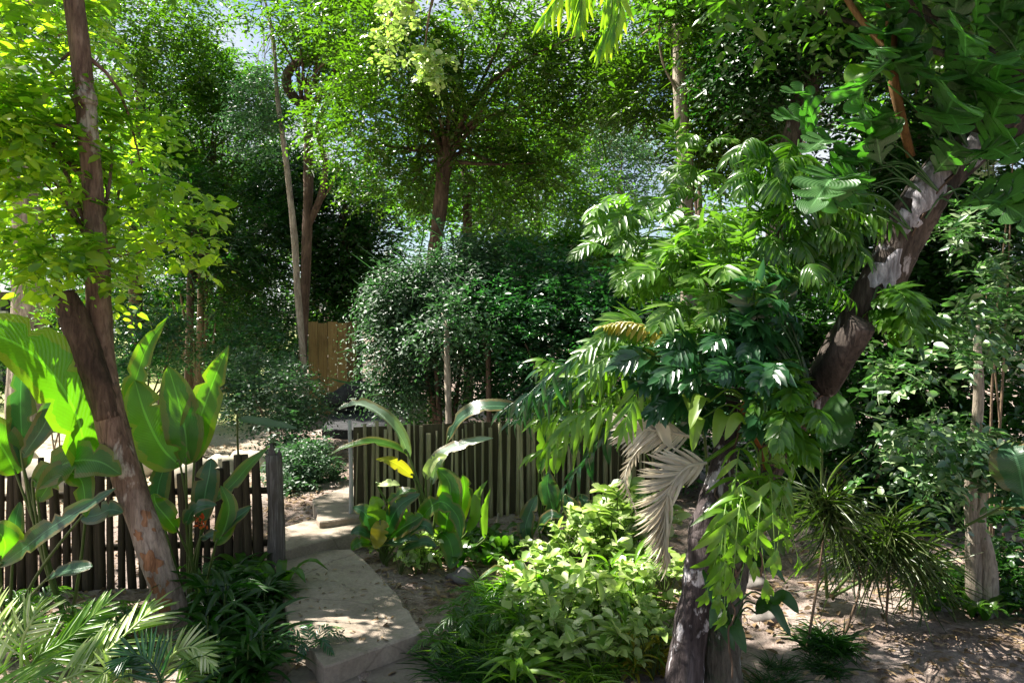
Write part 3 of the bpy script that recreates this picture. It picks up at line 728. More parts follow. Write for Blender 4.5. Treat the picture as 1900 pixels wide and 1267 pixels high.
tree('forest_tree', 'tall dark-crowned tree filling the sky behind the leaning tree', [(255, 700, 20), (250, 400, 20), (260, 200, 20), (270, 60, 20)], [12, 11, 9, 6],
     [(270, 60, 19, 110, 90), (200, 20, 19, 90, 70), (330, 110, 19.5, 70, 60), (240, 160, 20, 90, 50), (300, -30, 18, 120, 60), (120, 220, 19, 110, 80), (60, 340, 19, 110, 70), (160, 450, 19, 100, 50), (20, 60, 19, 90, 60)], 3000, .17, .07, L_OLIVE, B_BROWN, 10, .9, flat=.3)
tree('forest_tree', 'leafy mid-green tree whose crown spreads under the gap of sky', [(420, 700, 22), (410, 420, 22), (390, 280, 22)], [9, 9, 6],
     [(400, 140, 21, 70, 40), (340, 180, 21, 70, 40), (460, 190, 21, 60, 40), (300, 280, 22, 80, 55), (390, 300, 22, 80, 50), (480, 330, 22, 70, 45), (440, 400, 22, 80, 50), (340, 420, 22, 80, 50)], 2900, .18, .07, L_MID, B_BROWN, 12, 1.1, boughs=30, flat=.3, twig=.012)
tree('forest_tree', 'dark layered tree between the leaning tree and the slender pale one', [(350, 700, 17), (355, 520, 17), (360, 420, 17)], [7, 7, 5],
     [(300, 360, 17, 80, 50), (400, 470, 17, 80, 45), (460, 540, 17, 80, 50), (320, 480, 17, 80, 50), (240, 420, 17, 60, 50), (500, 450, 18, 50, 60), (520, 340, 19, 50, 70), (400, 560, 18, 70, 50), (560, 380, 20, 50, 90)], 3000, .15, .055, L_DARK, B_BROWN, 11, .85, boughs=20, flat=.3, twig=.01)
tree('thin_tree', 'thin pale straight trunk standing alone far behind the batten fence', [(1000, 700, 20), (1000, 470, 20), (996, 330, 20), (1000, 230, 20)], [4.5, 4, 4, 3],
     [(1000, 240, 20, 80, 50), (1060, 330, 20, 70, 50), (1040, 420, 20, 60, 40), (1100, 400, 20, 60, 40)], 1300, .17, .07, L_MID, B_PALE, 8, .8, boughs=12)
tree('feathery_tree', 'airy blue-green tree catching the light in the far gap', [(1150, 700, 24), (1150, 450, 24), (1150, 330, 24)], [6, 6, 4],
     [(1140, 290, 24, 70, 50), (1100, 250, 24, 50, 40), (1180, 340, 24, 40, 40)], 1100, .15, .05, L_GREY, B_PALE, 9, .8, boughs=14)
tree('pale_trunk_tree', 'tree with sunlit whitish trunk rising behind the fern-like leaves', [(1282, 760, 10), (1275, 480, 10), (1270, 300, 10), (1262, 180, 10), (1258, 40, 10)], [14, 14, 13, 12, 10],
     [(1260, 30, 10, 120, 70), (1350, 90, 10, 100, 60), (1380, 200, 10.5, 90, 60), (1200, 170, 11, 60, 45), (1330, 260, 10.5, 70, 60), (1410, 20, 9.5, 110, 70)], 2700, .12, .045, L_OLIVE, B_PALE, 12, .7, boughs=18, flat=.3, twig=.008)
tree('weeping_tree', 'dark weeping tree with stringy reddish bark at the upper edge', [(1420, 800, 8.5), (1440, 420, 8.5), (1480, 220, 8.5), (1510, 110, 8.5), (1530, -60, 8.5)], [16, 18, 20, 22, 20],
     [(1500, 20, 8.3, 110, 70), (1440, 60, 8.6, 80, 60), (1580, 30, 8.6, 90, 70), (1400, 130, 8.8, 70, 50), (1560, -80, 8, 160, 60)], 2600, .11, .045, L_DARK, B_WARM, 10, .6, boughs=10, droop=.8)
tree('dark_tree', 'deep-shaded tree standing behind the right shrub of white-lit leaves', [(1780, 800, 9.5), (1770, 560, 9.5), (1760, 400, 9.5)], [12, 12, 8],
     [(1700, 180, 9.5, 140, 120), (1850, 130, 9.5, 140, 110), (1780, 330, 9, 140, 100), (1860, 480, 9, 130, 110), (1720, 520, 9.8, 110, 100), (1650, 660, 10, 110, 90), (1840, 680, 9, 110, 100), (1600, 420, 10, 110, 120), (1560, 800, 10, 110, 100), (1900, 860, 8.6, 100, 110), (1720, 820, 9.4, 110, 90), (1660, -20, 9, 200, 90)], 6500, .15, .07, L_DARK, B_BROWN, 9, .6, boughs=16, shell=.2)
def stem_clump():
    g = on_ground(368, 18)
    th = thing('stem_clump', 'clump of bare upright stems fanning out beyond the sandy clearing', 'shrub', g)
    for i, (x, y, r) in enumerate([(320, 560, 3), (335, 545, 3.2), (350, 560, 3), (372, 420, 7), (384, 520, 4), (345, 620, 2.5), (400, 600, 2.5), (310, 610, 2)]):
        mb = MB(); a = g + np.array([.04 * (i - 4), 0, -.1]); b = P(x, y, 18)
        tube(mb, [a, (a + b) / 2 + [.05, 0, .1], b], [m_px(r, 18), m_px(r, 18), m_px(r * .6, 18)], 10, 6, .06, False, seed=i); mb.build('stem', B_TWIG, th)
    cm, _ = crown(blobs_px([(370, 430, 18, 50, 40), (330, 520, 18, 40, 40), (410, 540, 18, 45, 40)]), 420, 9, .6, .2, .04, T_LONG, .5); cm.build('foliage', L_OLIVE, th)
stem_clump()
def fluted_tree():
    d = 15; g = on_ground(52, d)
    th = thing('fluted_tree', 'thick fluted grey tree trunk with an arching side root at the edge of the clearing', 'tree', g)
    mb = MB(); tube(mb, [g - [0, 0, .2], P(52, 620, d), P(55, 500, d), P(50, 380, d), P(40, 200, d)], [m_px(r, d) for r in (36, 26, 24, 24, 22)], 40, 30, .05, flute=7, seed=2); mb.build('trunk', B_PALE, th)
    mb = MB(); tube(mb, [P(36, 640, d - .1), P(34, 560, d - .1), P(26, 510, d - .1), P(2, 495, d - .1), P(-40, 500, d - .1)], [m_px(r, d) for r in (10, 9, 8, 8, 8)], 24, 9, .1); mb.build('root', B_PALE, th)
    cm, _ = crown(blobs_px([(20, 120, 15, 110, 80), (-60, 220, 15, 100, 90), (60, 30, 14.5, 120, 60), (110, 330, 15.5, 80, 60)]), 2400, 9, .7, .16, .08, T_RH); cm.build('crown', L_MID, th)
fluted_tree()

# leaning tree on the left
def leaning_tree():
    d = 5.45; g = P(336, 1225, d); g[2] = -.1
    th = thing('leaning_tree', 'slim leaning tree with purplish bark and orange peeled patches in front of the pickets', 'tree', g)
    r = lambda n: m_px(n, d)
    mb = MB()
    tube(mb, [P(336, 1225, d), P(318, 1130, d), P(296, 1060, d), P(262, 960, d), P(232, 870, d), P(205, 780, d), P(190, 715, d)], [r(x) for x in (42, 28, 27, 26.5, 27, 28, 27)], 60, 18, .05, seed=3)
    tube(mb, [P(208, 790, d), P(198, 720, d + .03), P(188, 640, d + .08), P(183, 560, d + .1), P(180, 480, d + .12), P(172, 350, d + .15), P(163, 240, d + .15), P(158, 180, d + .15), P(148, 90, d + .15), P(136, 0, d + .15), P(125, -120, d + .2), P(140, -420, d + .3)],
         [r(x) for x in (23, 22, 22, 22, 21, 18, 18, 18, 18, 18, 16, 8)], 90, 16, .05, seed=5)
    tube(mb, [P(160, 196, d + .12), P(158, 184, d + .12), P(157, 172, d + .12)], [r(18.5), r(20.5), r(18)], 6, 14, .12)
    trunk = mb
    # crown: twigs of large translucent leaves around the stem, the top above the frame
    low = blobs_px([(60, 150, 5.9, 110, 90), (40, 290, 5.6, 110, 80), (150, 260, 6.1, 110, 90), (90, 400, 5.8, 110, 60), (210, 350, 6.1, 60, 45), (250, 430, 6.2, 90, 50), (140, 470, 5.7, 110, 40), (20, 30, 6, 110, 80), (110, 40, 6.2, 60, 70), (0, 440, 5.6, 70, 50), (60, 480, 5.2, 50, 20), (270, 360, 6.0, 45, 30), (310, 415, 6.2, 40, 22), (10, 200, 5.4, 60, 120)])
    mbc = MB(); cc, cu = in_blobs(low, 260, .1); S = 1500; i = R.integers(0, 260, S)
    B = cc[i] + rnd(S, .09); D = cu[i] * .5 + rnd(S, .6); D[:, 2] *= .4
    sprays(mbc, B, D, .46, 9, .11, .066, T_LF, .35, .35, twig=.009)
    sprays(mbc, B[:330] + rnd(330, .1), D[:330], .4, 6, .17, .10, T_LF, .4, .5, twig=.006)
    hi = [(np.array([x, y, z]), (rx, ry, rz)) for x, y, z, rx, ry, rz in [(-3.6, 7.4, 7.0, 2.0, 1.8, .7), (-5.6, 7.6, 7.1, 1.9, 1.8, .8), (-2.4, 8.0, 7.6, 1.4, 1.5, .6), (-4.4, 9.2, 8.3, 2.2, 1.6, .7),
          (-6.6, 6.6, 6.5, 1.6, 1.6, .7), (-3.0, 6.0, 7.0, 1.6, 1.2, .6), (-5.2, 5.6, 6.1, 1.5, 1.2, .7), (-6.6, 8.6, 7.9, 1.8, 1.5, .8), (-4.6, 6.6, 6.9, 1.4, 1.2, .6), (-8.2, 9.4, 9.6, 2.0, 1.7, .7), (-7.0, 8.2, 9.2, 1.8, 1.5, .6), (-5.6, 9.0, 9.8, 1.8, 1.6, .6)]]
    cm, hc = crown(hi, 6400, 8, .6, .16, .085, T_LF, .35, .45, .2); cm.build('shading_crown', L_MID, th)  # crown above the frame, placed and thickened to shade the path
    limbs(trunk, [P(172, 350, d + .15), P(180, 470, d + .12), P(163, 240, d + .15), P(148, 90, d + .15)], cc, r(5), k=26)
    limbs(trunk, [P(125, -120, d + .2), P(136, -20, d + .15)], hc, r(8), k=16)
    trunk.build('trunk', B_LEFT, th); mbc.build('crown', L_BRIGHT, th)
    mb = MB(); tube(mb, [P(202, 775, d - .02), P(182, 710, d - .04), P(158, 650, d - .06), P(136, 590, d - .08), P(120, 543, d - .08)], [r(x) for x in (24, 25, 26, 25, 19)], 36, 16, .06, seed=8)
    mb.build('cut_limb', B_STUB, th)['label'] = 'dark brown lopped limb of the fork'
    for k, (x, y, w_, h_) in enumerate([(287, 960, 12, 20), (292, 1035, 15, 22), (304, 1075, 15, 20), (314, 1110, 14, 18), (270, 985, 7, 10)]):
        c = P(x, y, d); ax = nrm(P(318, 1130, d) - P(262, 960, d)); tr = P(np.interp(y, [960, 1060, 1130], [262, 296, 318]), y, d)
        nu, nv = 9, 9; rr = np.random.default_rng(k); v = []
        for a in np.linspace(-1, 1, nv):
            for b in np.linspace(-1, 1, nu):
                q = np.array([a, b]); q = q / max(1, np.linalg.norm(q)) * (1 + .0 * rr.random()) * (1 + .25 * math.sin(5 * math.atan2(a, b) + k))
                off = (x - np.interp(y, [960, 1060, 1130], [262, 296, 318]) + q[1] * w_) / 27.0; off = np.clip(off, -.95, .95)
                v.append(tr + ax * r(h_) * q[0] + np.array([off, -math.sqrt(1 - off * off), 0]) * r(27.8))
        f = [[i_ * nu + j, i_ * nu + j + 1, (i_ + 1) * nu + j + 1, (i_ + 1) * nu + j] for i_ in range(nv - 1) for j in range(nu - 1)]
        mb = MB(); mb.add(np.array(v), np.array(f)); mb.build('bark_scar', B_PEEL, th)['label'] = 'orange patch of peeled bark'
leaning_tree()

# lichen-covered tree on the right
RD = 4.6
TR1 = [(1262, 1330, RD), (1278, 1190, RD), (1296, 1080, RD), (1310, 1000, RD), (1326, 920, RD), (1345, 830, RD + .05), (1362, 720, RD + .12), (1372, 600, RD + .2)]
TR2 = [(1345, 1330, RD + .08), (1340, 1190, RD + .08), (1352, 1060, RD + .1), (1392, 930, RD + .12), (1450, 830, RD + .12), (1490, 760, RD + .1), (1556, 660, RD + .15), (1622, 545, RD), (1690, 410, RD - .1), (1745, 330, RD - .12), (1830, 255, RD - .15), (1960, 170, RD - .2), (2200, 60, RD - .2)]
def lichen_tree():
    p1, p2 = pxpath(TR1), pxpath(TR2); p1[0][2] = p2[0][2] = -.15
    th = thing('lichen_tree', 'twin-trunked tree with white lichen bark rising from the bed and overgrown with climbers', 'tree', p1[0])
    r = lambda n: m_px(n, RD)
    mb = MB(); tube(mb, p1, [r(x) for x in (38, 32, 30, 32, 26, 20, 13, 5)], 90, 20, .11, seed=1); mb.build('trunk', B_LICHEN, th)['label'] = 'grey trunk streaked with white lichen'
    mb = MB(); tube(mb, p2[:4], [r(x) for x in (40, 36, 33, 27)], 46, 18, .1, seed=2); mb.build('trunk', B_MOSSY, th)['label'] = 'mossy trunk dotted with pale lichen'
    mb = MB(); tube(mb, p2[3:], [r(x) for x in (26, 24, 27, 33, 37, 38, 36, 33, 28, 22)], 90, 20, .09, seed=6)
    tube(mb, [P(1530, 715, RD - .05), P(1566, 655, RD - .3), P(1600, 600, RD - .42)], [r(25), r(26), r(22)], 16, 14, .1, seed=7)
    mb.build('bough', B_WARM, th)['label'] = 'thick slanting bough with a sawn stub'
    axis = spline(p2[3:], 200); radii = spline(np.array([r(x) for x in (26, 24, 27, 33, 37, 38, 36, 33, 28, 22)])[:, None].repeat(3, 1), 200)[:, 0]
    for k, (x, y, hw, hh) in enumerate([(1702, 345, .9, 1.5), (1640, 505, .55, .9), (1775, 290, .6, .9), (1672, 410, .4, .5), (1735, 300, .5, .7)]):
        i = int(np.argmin(np.linalg.norm(axis - P(x, y, RD - .1), axis=1))); c, rad = axis[i], radii[i]; ax = nrm(axis[i + 1] - axis[i - 1])
        f = nrm(np.cross(ax, np.cross(np.array([0, -1., 0]), ax))); sv = np.cross(ax, f); rr = np.random.default_rng(k); ph = rr.random(4) * 6.28
        lat0 = float((P(x, y, RD - .1) - c) @ sv) / rad; v = []; na, nb = 6, 26
        for ia in range(na + 1):
            for ib in range(nb):
                th_ = ib * 2 * math.pi / nb; q = ia / na * (1 + .22 * math.sin(3 * th_ + ph[0]) + .16 * math.sin(5 * th_ + ph[1]) + .1 * math.sin(9 * th_ + ph[2]))
                off = max(-.92, min(.92, lat0 + q * math.cos(th_) * hw)); lift = 1.12 + .03 * rr.random() - .06 * (ia == na)
                v.append(c + ax * q * math.sin(th_) * hh * rad + (sv * off + f * math.sqrt(1 - off * off)) * rad * lift)
        fc = [[ia * nb + ib, ia * nb + (ib + 1) % nb, (ia + 1) * nb + (ib + 1) % nb, (ia + 1) * nb + ib] for ia in range(na) for ib in range(nb)]
        mb2 = MB(); mb2.add(np.array(v), np.array(fc)); mb2.build('lichen_patch', LICHEN, th)
    hi = [(np.array([3.4, 5.2, 5.4]), (1.6, 1.5, .7)), (np.array([1.9, 5.4, 5.8]), (1.3, 1.4, .6)), (np.array([4.8, 5.8, 5.0]), (1.5, 1.5, .8)), (np.array([3.0, 6.4, 6.2]), (1.8, 1.3, .6)), (np.array([1.6, 4.6, 5.2]), (1.2, 1.0, .5)), (np.array([2.6, 4.4, 5.0]), (1.2, 1.0, .5)), (np.array([.8, 5.2, 5.8]), (1.2, 1.2, .5)), (np.array([4.4, 6.8, 5.9]), (1.6, 1.3, .6)), (np.array([2.2, 7.4, 6.6]), (1.6, 1.2, .6)), (np.array([3.6, 8.4, 7.2]), (1.8, 1.3, .6)), (np.array([1.4, 6.4, 6.6]), (1.4, 1.2, .5))]
    cm, hc = crown(hi, 4600, 8, .5, .13, .06, T_LF, .35, .45, .2); cm.build('crown', L_MID, th)  # unseen crown above the view, extended to darken the right side
    mb = MB(); limbs(mb, [p2[-1], p2[-2]], hc, r(8), k=14); mb.build('boughs', B_WARM, th)
lichen_tree()

# ------------------------------------------------------------------ shrubs
def shrub(name, label, base, blobs, n_tw, nl, ln, L, W, lm, tmpl=T_RH, stems=5, sr=.014, bm=B_TWIG, cat='shrub', group=None, droop=.35, twig=0., shell=.3, flat=.45, up=.1, shoots=0):
    th = thing(name, label, cat, base, group)
    cm, cc = crown(blobs, n_tw, nl, ln, L, W, tmpl, droop, flat, shell, twig, up)
    if shoots:
        b0, d0 = in_blobs(blobs, shoots, .9); sprays(cm, b0, d0 * [1, 1, .3] + np.array([0, 0, .8]) + rnd(shoots, .3), ln * 1.5, nl + 4, L, W, tmpl, .6, flat, twig=twig * 1.5)
    cm.build('foliage', lm, th)
    for j in range(stems):
        t = cc[R.integers(0, len(cc))]; a = base + np.array([R.normal(0, .05), R.normal(0, .05), -.05])
        mb = MB(); tube(mb, [a, (a + t) / 2 + rnd(1, .06)[0], t], [sr, sr * .8, sr * .3], 10, 6, .06, False, seed=j); mb.build('stem', bm, th)
    return th
shrub('white_flecked_shrub', 'large grey-green shrub with white-lit arching sprays behind the batten fence', on_ground(832, 10.9),
      blobs_px([(765, 530, 11, 45, 45), (748, 600, 11, 40, 60), (742, 690, 11, 32, 55), (800, 500, 11, 55, 35), (850, 540, 11.2, 60, 50), (800, 600, 11.2, 70, 60), (890, 510, 11.4, 50, 40), (760, 670, 11.3, 55, 50), (900, 610, 11.5, 70, 60), (860, 470, 11.6, 40, 25), (735, 545, 10.8, 24, 40)]),
      2100, 13, .75, .1, .04, L_GREY, stems=5, sr=.045, bm=B_BROWN, droop=.75, flat=.3, twig=.008, shoots=70)
tree('small_tree', 'thin grey trunk rising from behind the batten fence into the white-lit shrub', [(833, 790, 9.6), (830, 680, 9.6), (828, 600, 9.7)], [6, 6, 4], [(830, 590, 9.9, 50, 40)], 200, .1, .045, L_GREY, B_PALE, boughs=4)
tree('small_tree', 'second thinner dark trunk behind the batten fence', [(908, 790, 10.4), (906, 680, 10.4), (905, 600, 10.4)], [5, 5, 3], [(905, 580, 10.5, 60, 40)], 240, .1, .045, L_TEAL, B_BROWN, boughs=4)
shrub('teal_shrub', 'dark blue-green shrub in deep shade behind the fence and the bamboo leaves', on_ground(1080, 10.5),
      blobs_px([(960, 580, 11, 80, 60), (1050, 560, 10.6, 90, 60), (1120, 600, 10.2, 80, 70), (1020, 660, 10.4, 90, 60), (950, 500, 11.4, 60, 40), (1020, 510, 11, 60, 40), (1130, 690, 10, 90, 70), (1180, 560, 10, 70, 60), (1220, 640, 9.6, 80, 90), (950, 690, 10.8, 60, 50)]),
      3000, 9, .45, .12, .055, L_TEAL, stems=4, sr=.03, bm=B_BROWN)
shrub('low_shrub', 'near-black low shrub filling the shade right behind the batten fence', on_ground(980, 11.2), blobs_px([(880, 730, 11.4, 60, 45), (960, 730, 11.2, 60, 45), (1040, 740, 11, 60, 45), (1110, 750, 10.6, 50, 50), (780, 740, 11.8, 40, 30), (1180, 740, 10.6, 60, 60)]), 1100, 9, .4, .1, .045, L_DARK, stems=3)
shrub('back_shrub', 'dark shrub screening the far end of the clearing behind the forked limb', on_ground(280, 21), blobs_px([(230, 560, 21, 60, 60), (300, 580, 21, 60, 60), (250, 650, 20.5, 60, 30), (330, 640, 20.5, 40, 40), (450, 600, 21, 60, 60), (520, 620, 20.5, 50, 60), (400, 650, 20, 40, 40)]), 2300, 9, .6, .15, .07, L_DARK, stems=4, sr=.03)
shrub('hedge_shrub', 'sunlit spiky-leaved shrub on the bank behind the teal shrub', on_ground(1080, 14), blobs_px([(1000, 490, 14, 70, 30), (1080, 480, 14, 80, 40), (1150, 490, 13, 70, 40), (930, 480, 14.5, 60, 30)]),
      900, 9, .6, .22, .05, L_MID, T_LONG, stems=4, sr=.03)
shrub('speckled_shrub', 'loose shrub with silvery speckled leaves right beyond the gate post', on_ground(520, 11.6),
      blobs_px([(520, 730, 12, 70, 40), (470, 750, 12, 60, 40), (565, 760, 12.5, 40, 22), (545, 800, 11.6, 45, 55), (500, 690, 13, 60, 40), (440, 720, 12.5, 40, 30), (575, 860, 11, 35, 50), (545, 870, 10.8, 40, 50)]),
      1700, 9, .4, .085, .045, L_GREY, stems=5, sr=.02)
shrub('dark_shrub', 'small dark shrub between the gate post and the path', on_ground(560, 9.9), blobs_px([(565, 860, 10, 42, 38), (548, 905, 9.6, 32, 26), (592, 885, 10.2, 26, 30), (528, 880, 9.9, 28, 30)]), 700, 9, .3, .08, .04, L_GREY, stems=3)
shrub('far_shrub', 'blue-green shrub in the shade of the dark layered tree', on_ground(290, 15), blobs_px([(260, 600, 15, 50, 50), (300, 640, 15, 40, 40), (230, 660, 14.6, 40, 40), (420, 660, 16, 60, 40), (480, 640, 16, 50, 40), (380, 610, 17, 50, 40)]), 1500, 9, .5, .11, .05, L_TEAL, stems=4, sr=.02)
shrub('far_shrub', 'pale-leaved bush beside the fluted trunk', on_ground(105, 12), blobs_px([(110, 600, 12, 25, 40), (120, 640, 12, 25, 30), (60, 620, 13, 25, 30)]), 380, 8, .35, .12, .045, L_MID, T_LF, stems=3)
shrub('far_shrub', 'dark bush under the shed wall at the end of the clearing', on_ground(-10, 19), blobs_px([(-10, 680, 19, 40, 40), (60, 660, 20, 50, 25), (-60, 640, 18, 50, 50)]), 700, 8, .5, .16, .07, L_DARK, stems=3)
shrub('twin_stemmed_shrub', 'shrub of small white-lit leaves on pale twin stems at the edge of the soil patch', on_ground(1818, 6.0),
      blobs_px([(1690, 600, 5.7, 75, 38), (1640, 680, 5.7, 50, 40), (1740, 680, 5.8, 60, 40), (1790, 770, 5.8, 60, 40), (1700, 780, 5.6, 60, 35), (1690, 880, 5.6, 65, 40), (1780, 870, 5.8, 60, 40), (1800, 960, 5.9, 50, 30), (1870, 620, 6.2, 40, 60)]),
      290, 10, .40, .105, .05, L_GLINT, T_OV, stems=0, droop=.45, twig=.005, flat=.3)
for o in [bpy.data.objects['twin_stemmed_shrub']]:
    for k, (pts, rr_) in enumerate([([(1808, 1130, 6), (1806, 1000, 6), (1800, 900, 6), (1815, 740, 5.9), (1812, 600, 5.9)], (13, 13, 11, 9, 5)), ([(1838, 1125, 6), (1830, 1030, 6), (1815, 960, 6), (1840, 850, 6)], (15, 16, 12, 6))]):
        mb = MB(); tube(mb, pxpath(pts), [m_px(x, 6) for x in rr_], 30, 10, .12, seed=k); mb.build('stem', B_PALE, o)
shrub('side_shrub', 'leafy shrub with sunlit leaf clusters between the slanting bough and the dark tree', on_ground(1860, 6.9),
      blobs_px([(1850, 400, 6.6, 60, 50), (1790, 440, 6.6, 50, 40), (1880, 480, 6.6, 50, 40), (1800, 520, 6.7, 50, 30), (1880, 300, 6.8, 50, 50)]), 110, 9, .4, .12, .05, L_GLINT, T_LF, stems=3, twig=.006)
shrub('side_shrub', 'dark low shrub crowding the soil patch below the twin stems', on_ground(1880, 6.3), blobs_px([(1890, 1000, 6.3, 60, 60), (1860, 1080, 6.2, 60, 30), (1760, 1080, 6.6, 70, 25), (1900, 1130, 5.8, 50, 30)]), 420, 8, .28, .08, .045, L_DARK, T_LF, stems=4, twig=.004)
shrub('back_shrub', 'dark shrub behind the thin-leaved tufts', on_ground(1600, 8.5), blobs_px([(1560, 880, 8.5, 100, 70), (1680, 950, 8.5, 100, 60), (1480, 800, 8.5, 80, 90), (1760, 1000, 8, 80, 50), (1300, 820, 9, 90, 80), (1420, 700, 9, 90, 90), (1510, 570, 8.6, 70, 70), (1440, 590, 8.8, 70, 60), (1540, 660, 8.6, 70, 60)]), 2500, 8, .4, .12, .06, L_DARK, stems=4, sr=.03)
# overhanging sprays at the top of the view
CUT = False
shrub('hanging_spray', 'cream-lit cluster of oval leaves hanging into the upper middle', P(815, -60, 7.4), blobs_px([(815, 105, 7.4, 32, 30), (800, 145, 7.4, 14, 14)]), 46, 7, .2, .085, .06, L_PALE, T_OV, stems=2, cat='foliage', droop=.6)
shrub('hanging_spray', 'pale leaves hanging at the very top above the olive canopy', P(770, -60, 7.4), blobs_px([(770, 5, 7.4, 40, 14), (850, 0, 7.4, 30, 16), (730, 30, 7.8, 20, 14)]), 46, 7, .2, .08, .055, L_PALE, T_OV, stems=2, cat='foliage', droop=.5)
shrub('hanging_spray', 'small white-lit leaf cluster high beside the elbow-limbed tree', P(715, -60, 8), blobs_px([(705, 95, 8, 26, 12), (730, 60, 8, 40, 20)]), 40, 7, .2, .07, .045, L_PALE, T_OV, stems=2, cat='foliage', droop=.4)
CUT = True
def hanging_palm():
    b = P(1110, -160, 4.5)
    th = thing('hanging_palm_fronds', 'yellow-green palm fronds dangling from above into the top of the view', 'palm', b)
    for k, (a, c, e, n, L) in enumerate([((1100, -120), (1060, -40), (1010, 30), 9, .26), ((1110, -130), (1085, -40), (1075, 40), 9, .26), ((1130, -100), (1135, 20), (1115, 90), 9, .22), ((1130, -110), (1150, 0), (1140, 60), 7, .2)]):
        mb = MB(); rachis_frond(mb, [P(*a, 4.5), P(*c, 4.45), P(*e, 4.4)], n, L, .035, .5, .5, T_LONG, seed=k, hint=(0, -1, .3)); mb.build('frond', L_BRIGHT, th)
hanging_palm()

# ------------------------------------------------------------------ broad-leaved plants
def leafy(name, label, base, leaves, stem_r=.016, cat='plant', default=L_BLADE, group=None):
    """leaves: (spine pixels [(x,y,d)...], width px, material, profile, tears[, cam_face]); each leaf is a part, its stalk runs to the base"""
    th = thing(name, label, cat, base, group)
    for k, lf in enumerate(leaves):
        sp, wpx = lf[0], lf[1]; m = lf[2] if len(lf) > 2 and lf[2] else default
        prof = lf[3] if len(lf) > 3 else 'ov'; tears = lf[4] + 2 if len(lf) > 4 else 3; cf = lf[5] if len(lf) > 5 else .6
        pts = pxpath(sp); mb = MB()
        blade(mb, pts, m_px(wpx, sp[0][2]), None, .24, 24, prof, .035, tears, seed=k + len(label), cam_face=cf)
        lfo = mb.build('leaf', m, th)
        d0 = nrm(pts[1] - pts[0]); mb = MB()
        midp = (base + pts[0]) / 2 - d0 * .08; midp[2] = max(midp[2], base[2])
        tube(mb, [base - [0, 0, .03], midp, pts[0], pts[0] + d0 * .05], [stem_r, stem_r * .8, stem_r * .55, stem_r * .3], 14, 7, .03, False, seed=k); mb.build('stalk', L_STEM, th)
    return th
g = on_ground(120, 5.75)
leafy('heliconia', 'tall heliconia with one huge bright leaf arching across the fence end', g,
      [([(165, 890, 5.5), (145, 780, 5.35), (98, 695, 5.2), (35, 640, 5.05), (-60, 605, 4.9)], 118, L_BLADE, 'paddle', 2, .5), ([(45, 870, 5.6), (40, 800, 5.55), (38, 740, 5.5), (42, 665, 5.5)], 50, L_BLADE_TEAL, 'ov', 1),
       ([(40, 850, 5.5), (75, 800, 5.45), (105, 750, 5.4), (135, 745, 5.4)], 38, L_BLADE_TEAL, 'ov', 1), ([(30, 880, 5.6), (10, 840, 5.5), (-20, 800, 5.4), (-60, 790, 5.4)], 70, L_BLADE, 'ov', 2),
       ([(60, 900, 5.5), (120, 860, 5.4), (180, 855, 5.3), (225, 880, 5.3)], 70, L_BLADE, 'ov', 3), ([(70, 930, 5.5), (110, 880, 5.4), (150, 890, 5.35), (160, 960, 5.3)], 50, L_BLADE, 'ov', 3)])
leafy('heliconia', 'heliconia with four upright glowing leaves right behind the leaning trunk', on_ground(345, 6.2),
      [([(236, 760, 6), (250, 710, 6), (275, 640, 6), (312, 588, 6)], 40, L_BLADE, 'lance', 1), ([(335, 865, 6), (300, 830, 5.95), (270, 770, 5.9), (250, 705, 5.9)], 95, L_BLADE, 'ov', 2),
       ([(345, 862, 6), (345, 810, 5.95), (330, 740, 5.95), (312, 680, 6)], 70, L_BLADE, 'ov', 1), ([(360, 858, 6), (368, 790, 6), (395, 710, 6), (424, 640, 6)], 62, L_BLADE, 'lance', 1),
       ([(375, 970, 6), (380, 920, 5.95), (388, 880, 5.95), (392, 850, 6)], 48, L_BLADE_TEAL, 'ov', 0), ([(395, 930, 6), (430, 900, 6), (465, 860, 6), (500, 828, 6)], 32, L_BLADE, 'lance', 1),
       ([(300, 960, 6), (292, 920, 6), (300, 880, 6), (318, 845, 6)], 40, L_BLADE_TEAL, 'ov', 0)])
leafy('canna', 'canna with drooping grey-green leaves and a red flower in front of the pickets', on_ground(380, 6.1),
      [([(372, 1000, 5.9), (410, 985, 5.85), (440, 960, 5.8), (468, 938, 5.8)], 34, L_BLADE_TEAL, 'ov', 1), ([(345, 975, 5.8), (355, 950, 5.75), (375, 938, 5.7), (402, 936, 5.7)], 30, L_BLADE_TEAL, 'ov', 0),
       ([(330, 985, 5.8), (310, 960, 5.7), (290, 935, 5.7), (285, 915, 5.7)], 44, L_BLADE, 'ov', 0), ([(385, 1150, 5.8), (392, 1120, 5.75), (385, 1095, 5.75), (370, 1078, 5.75)], 44, L_BLADE, 'ov', 0),
       ([(400, 1010, 5.8), (415, 985, 5.8), (425, 940, 5.8), (410, 900, 5.8)], 36, L_BLADE, 'ov', 0)])
def canna_flower():
    th = bpy.data.objects['canna']; mb = MB()
    c = P(376, 968, 5.75); scatter(mb, c + rnd(14, .012) + np.c_[np.zeros(14), np.zeros(14), np.linspace(-.06, .05, 14)], rnd(14) + [0, -.4, .8], rnd(14), .05, .03, T_OV, False); mb.build('flower', L_RED, th)
canna_flower()
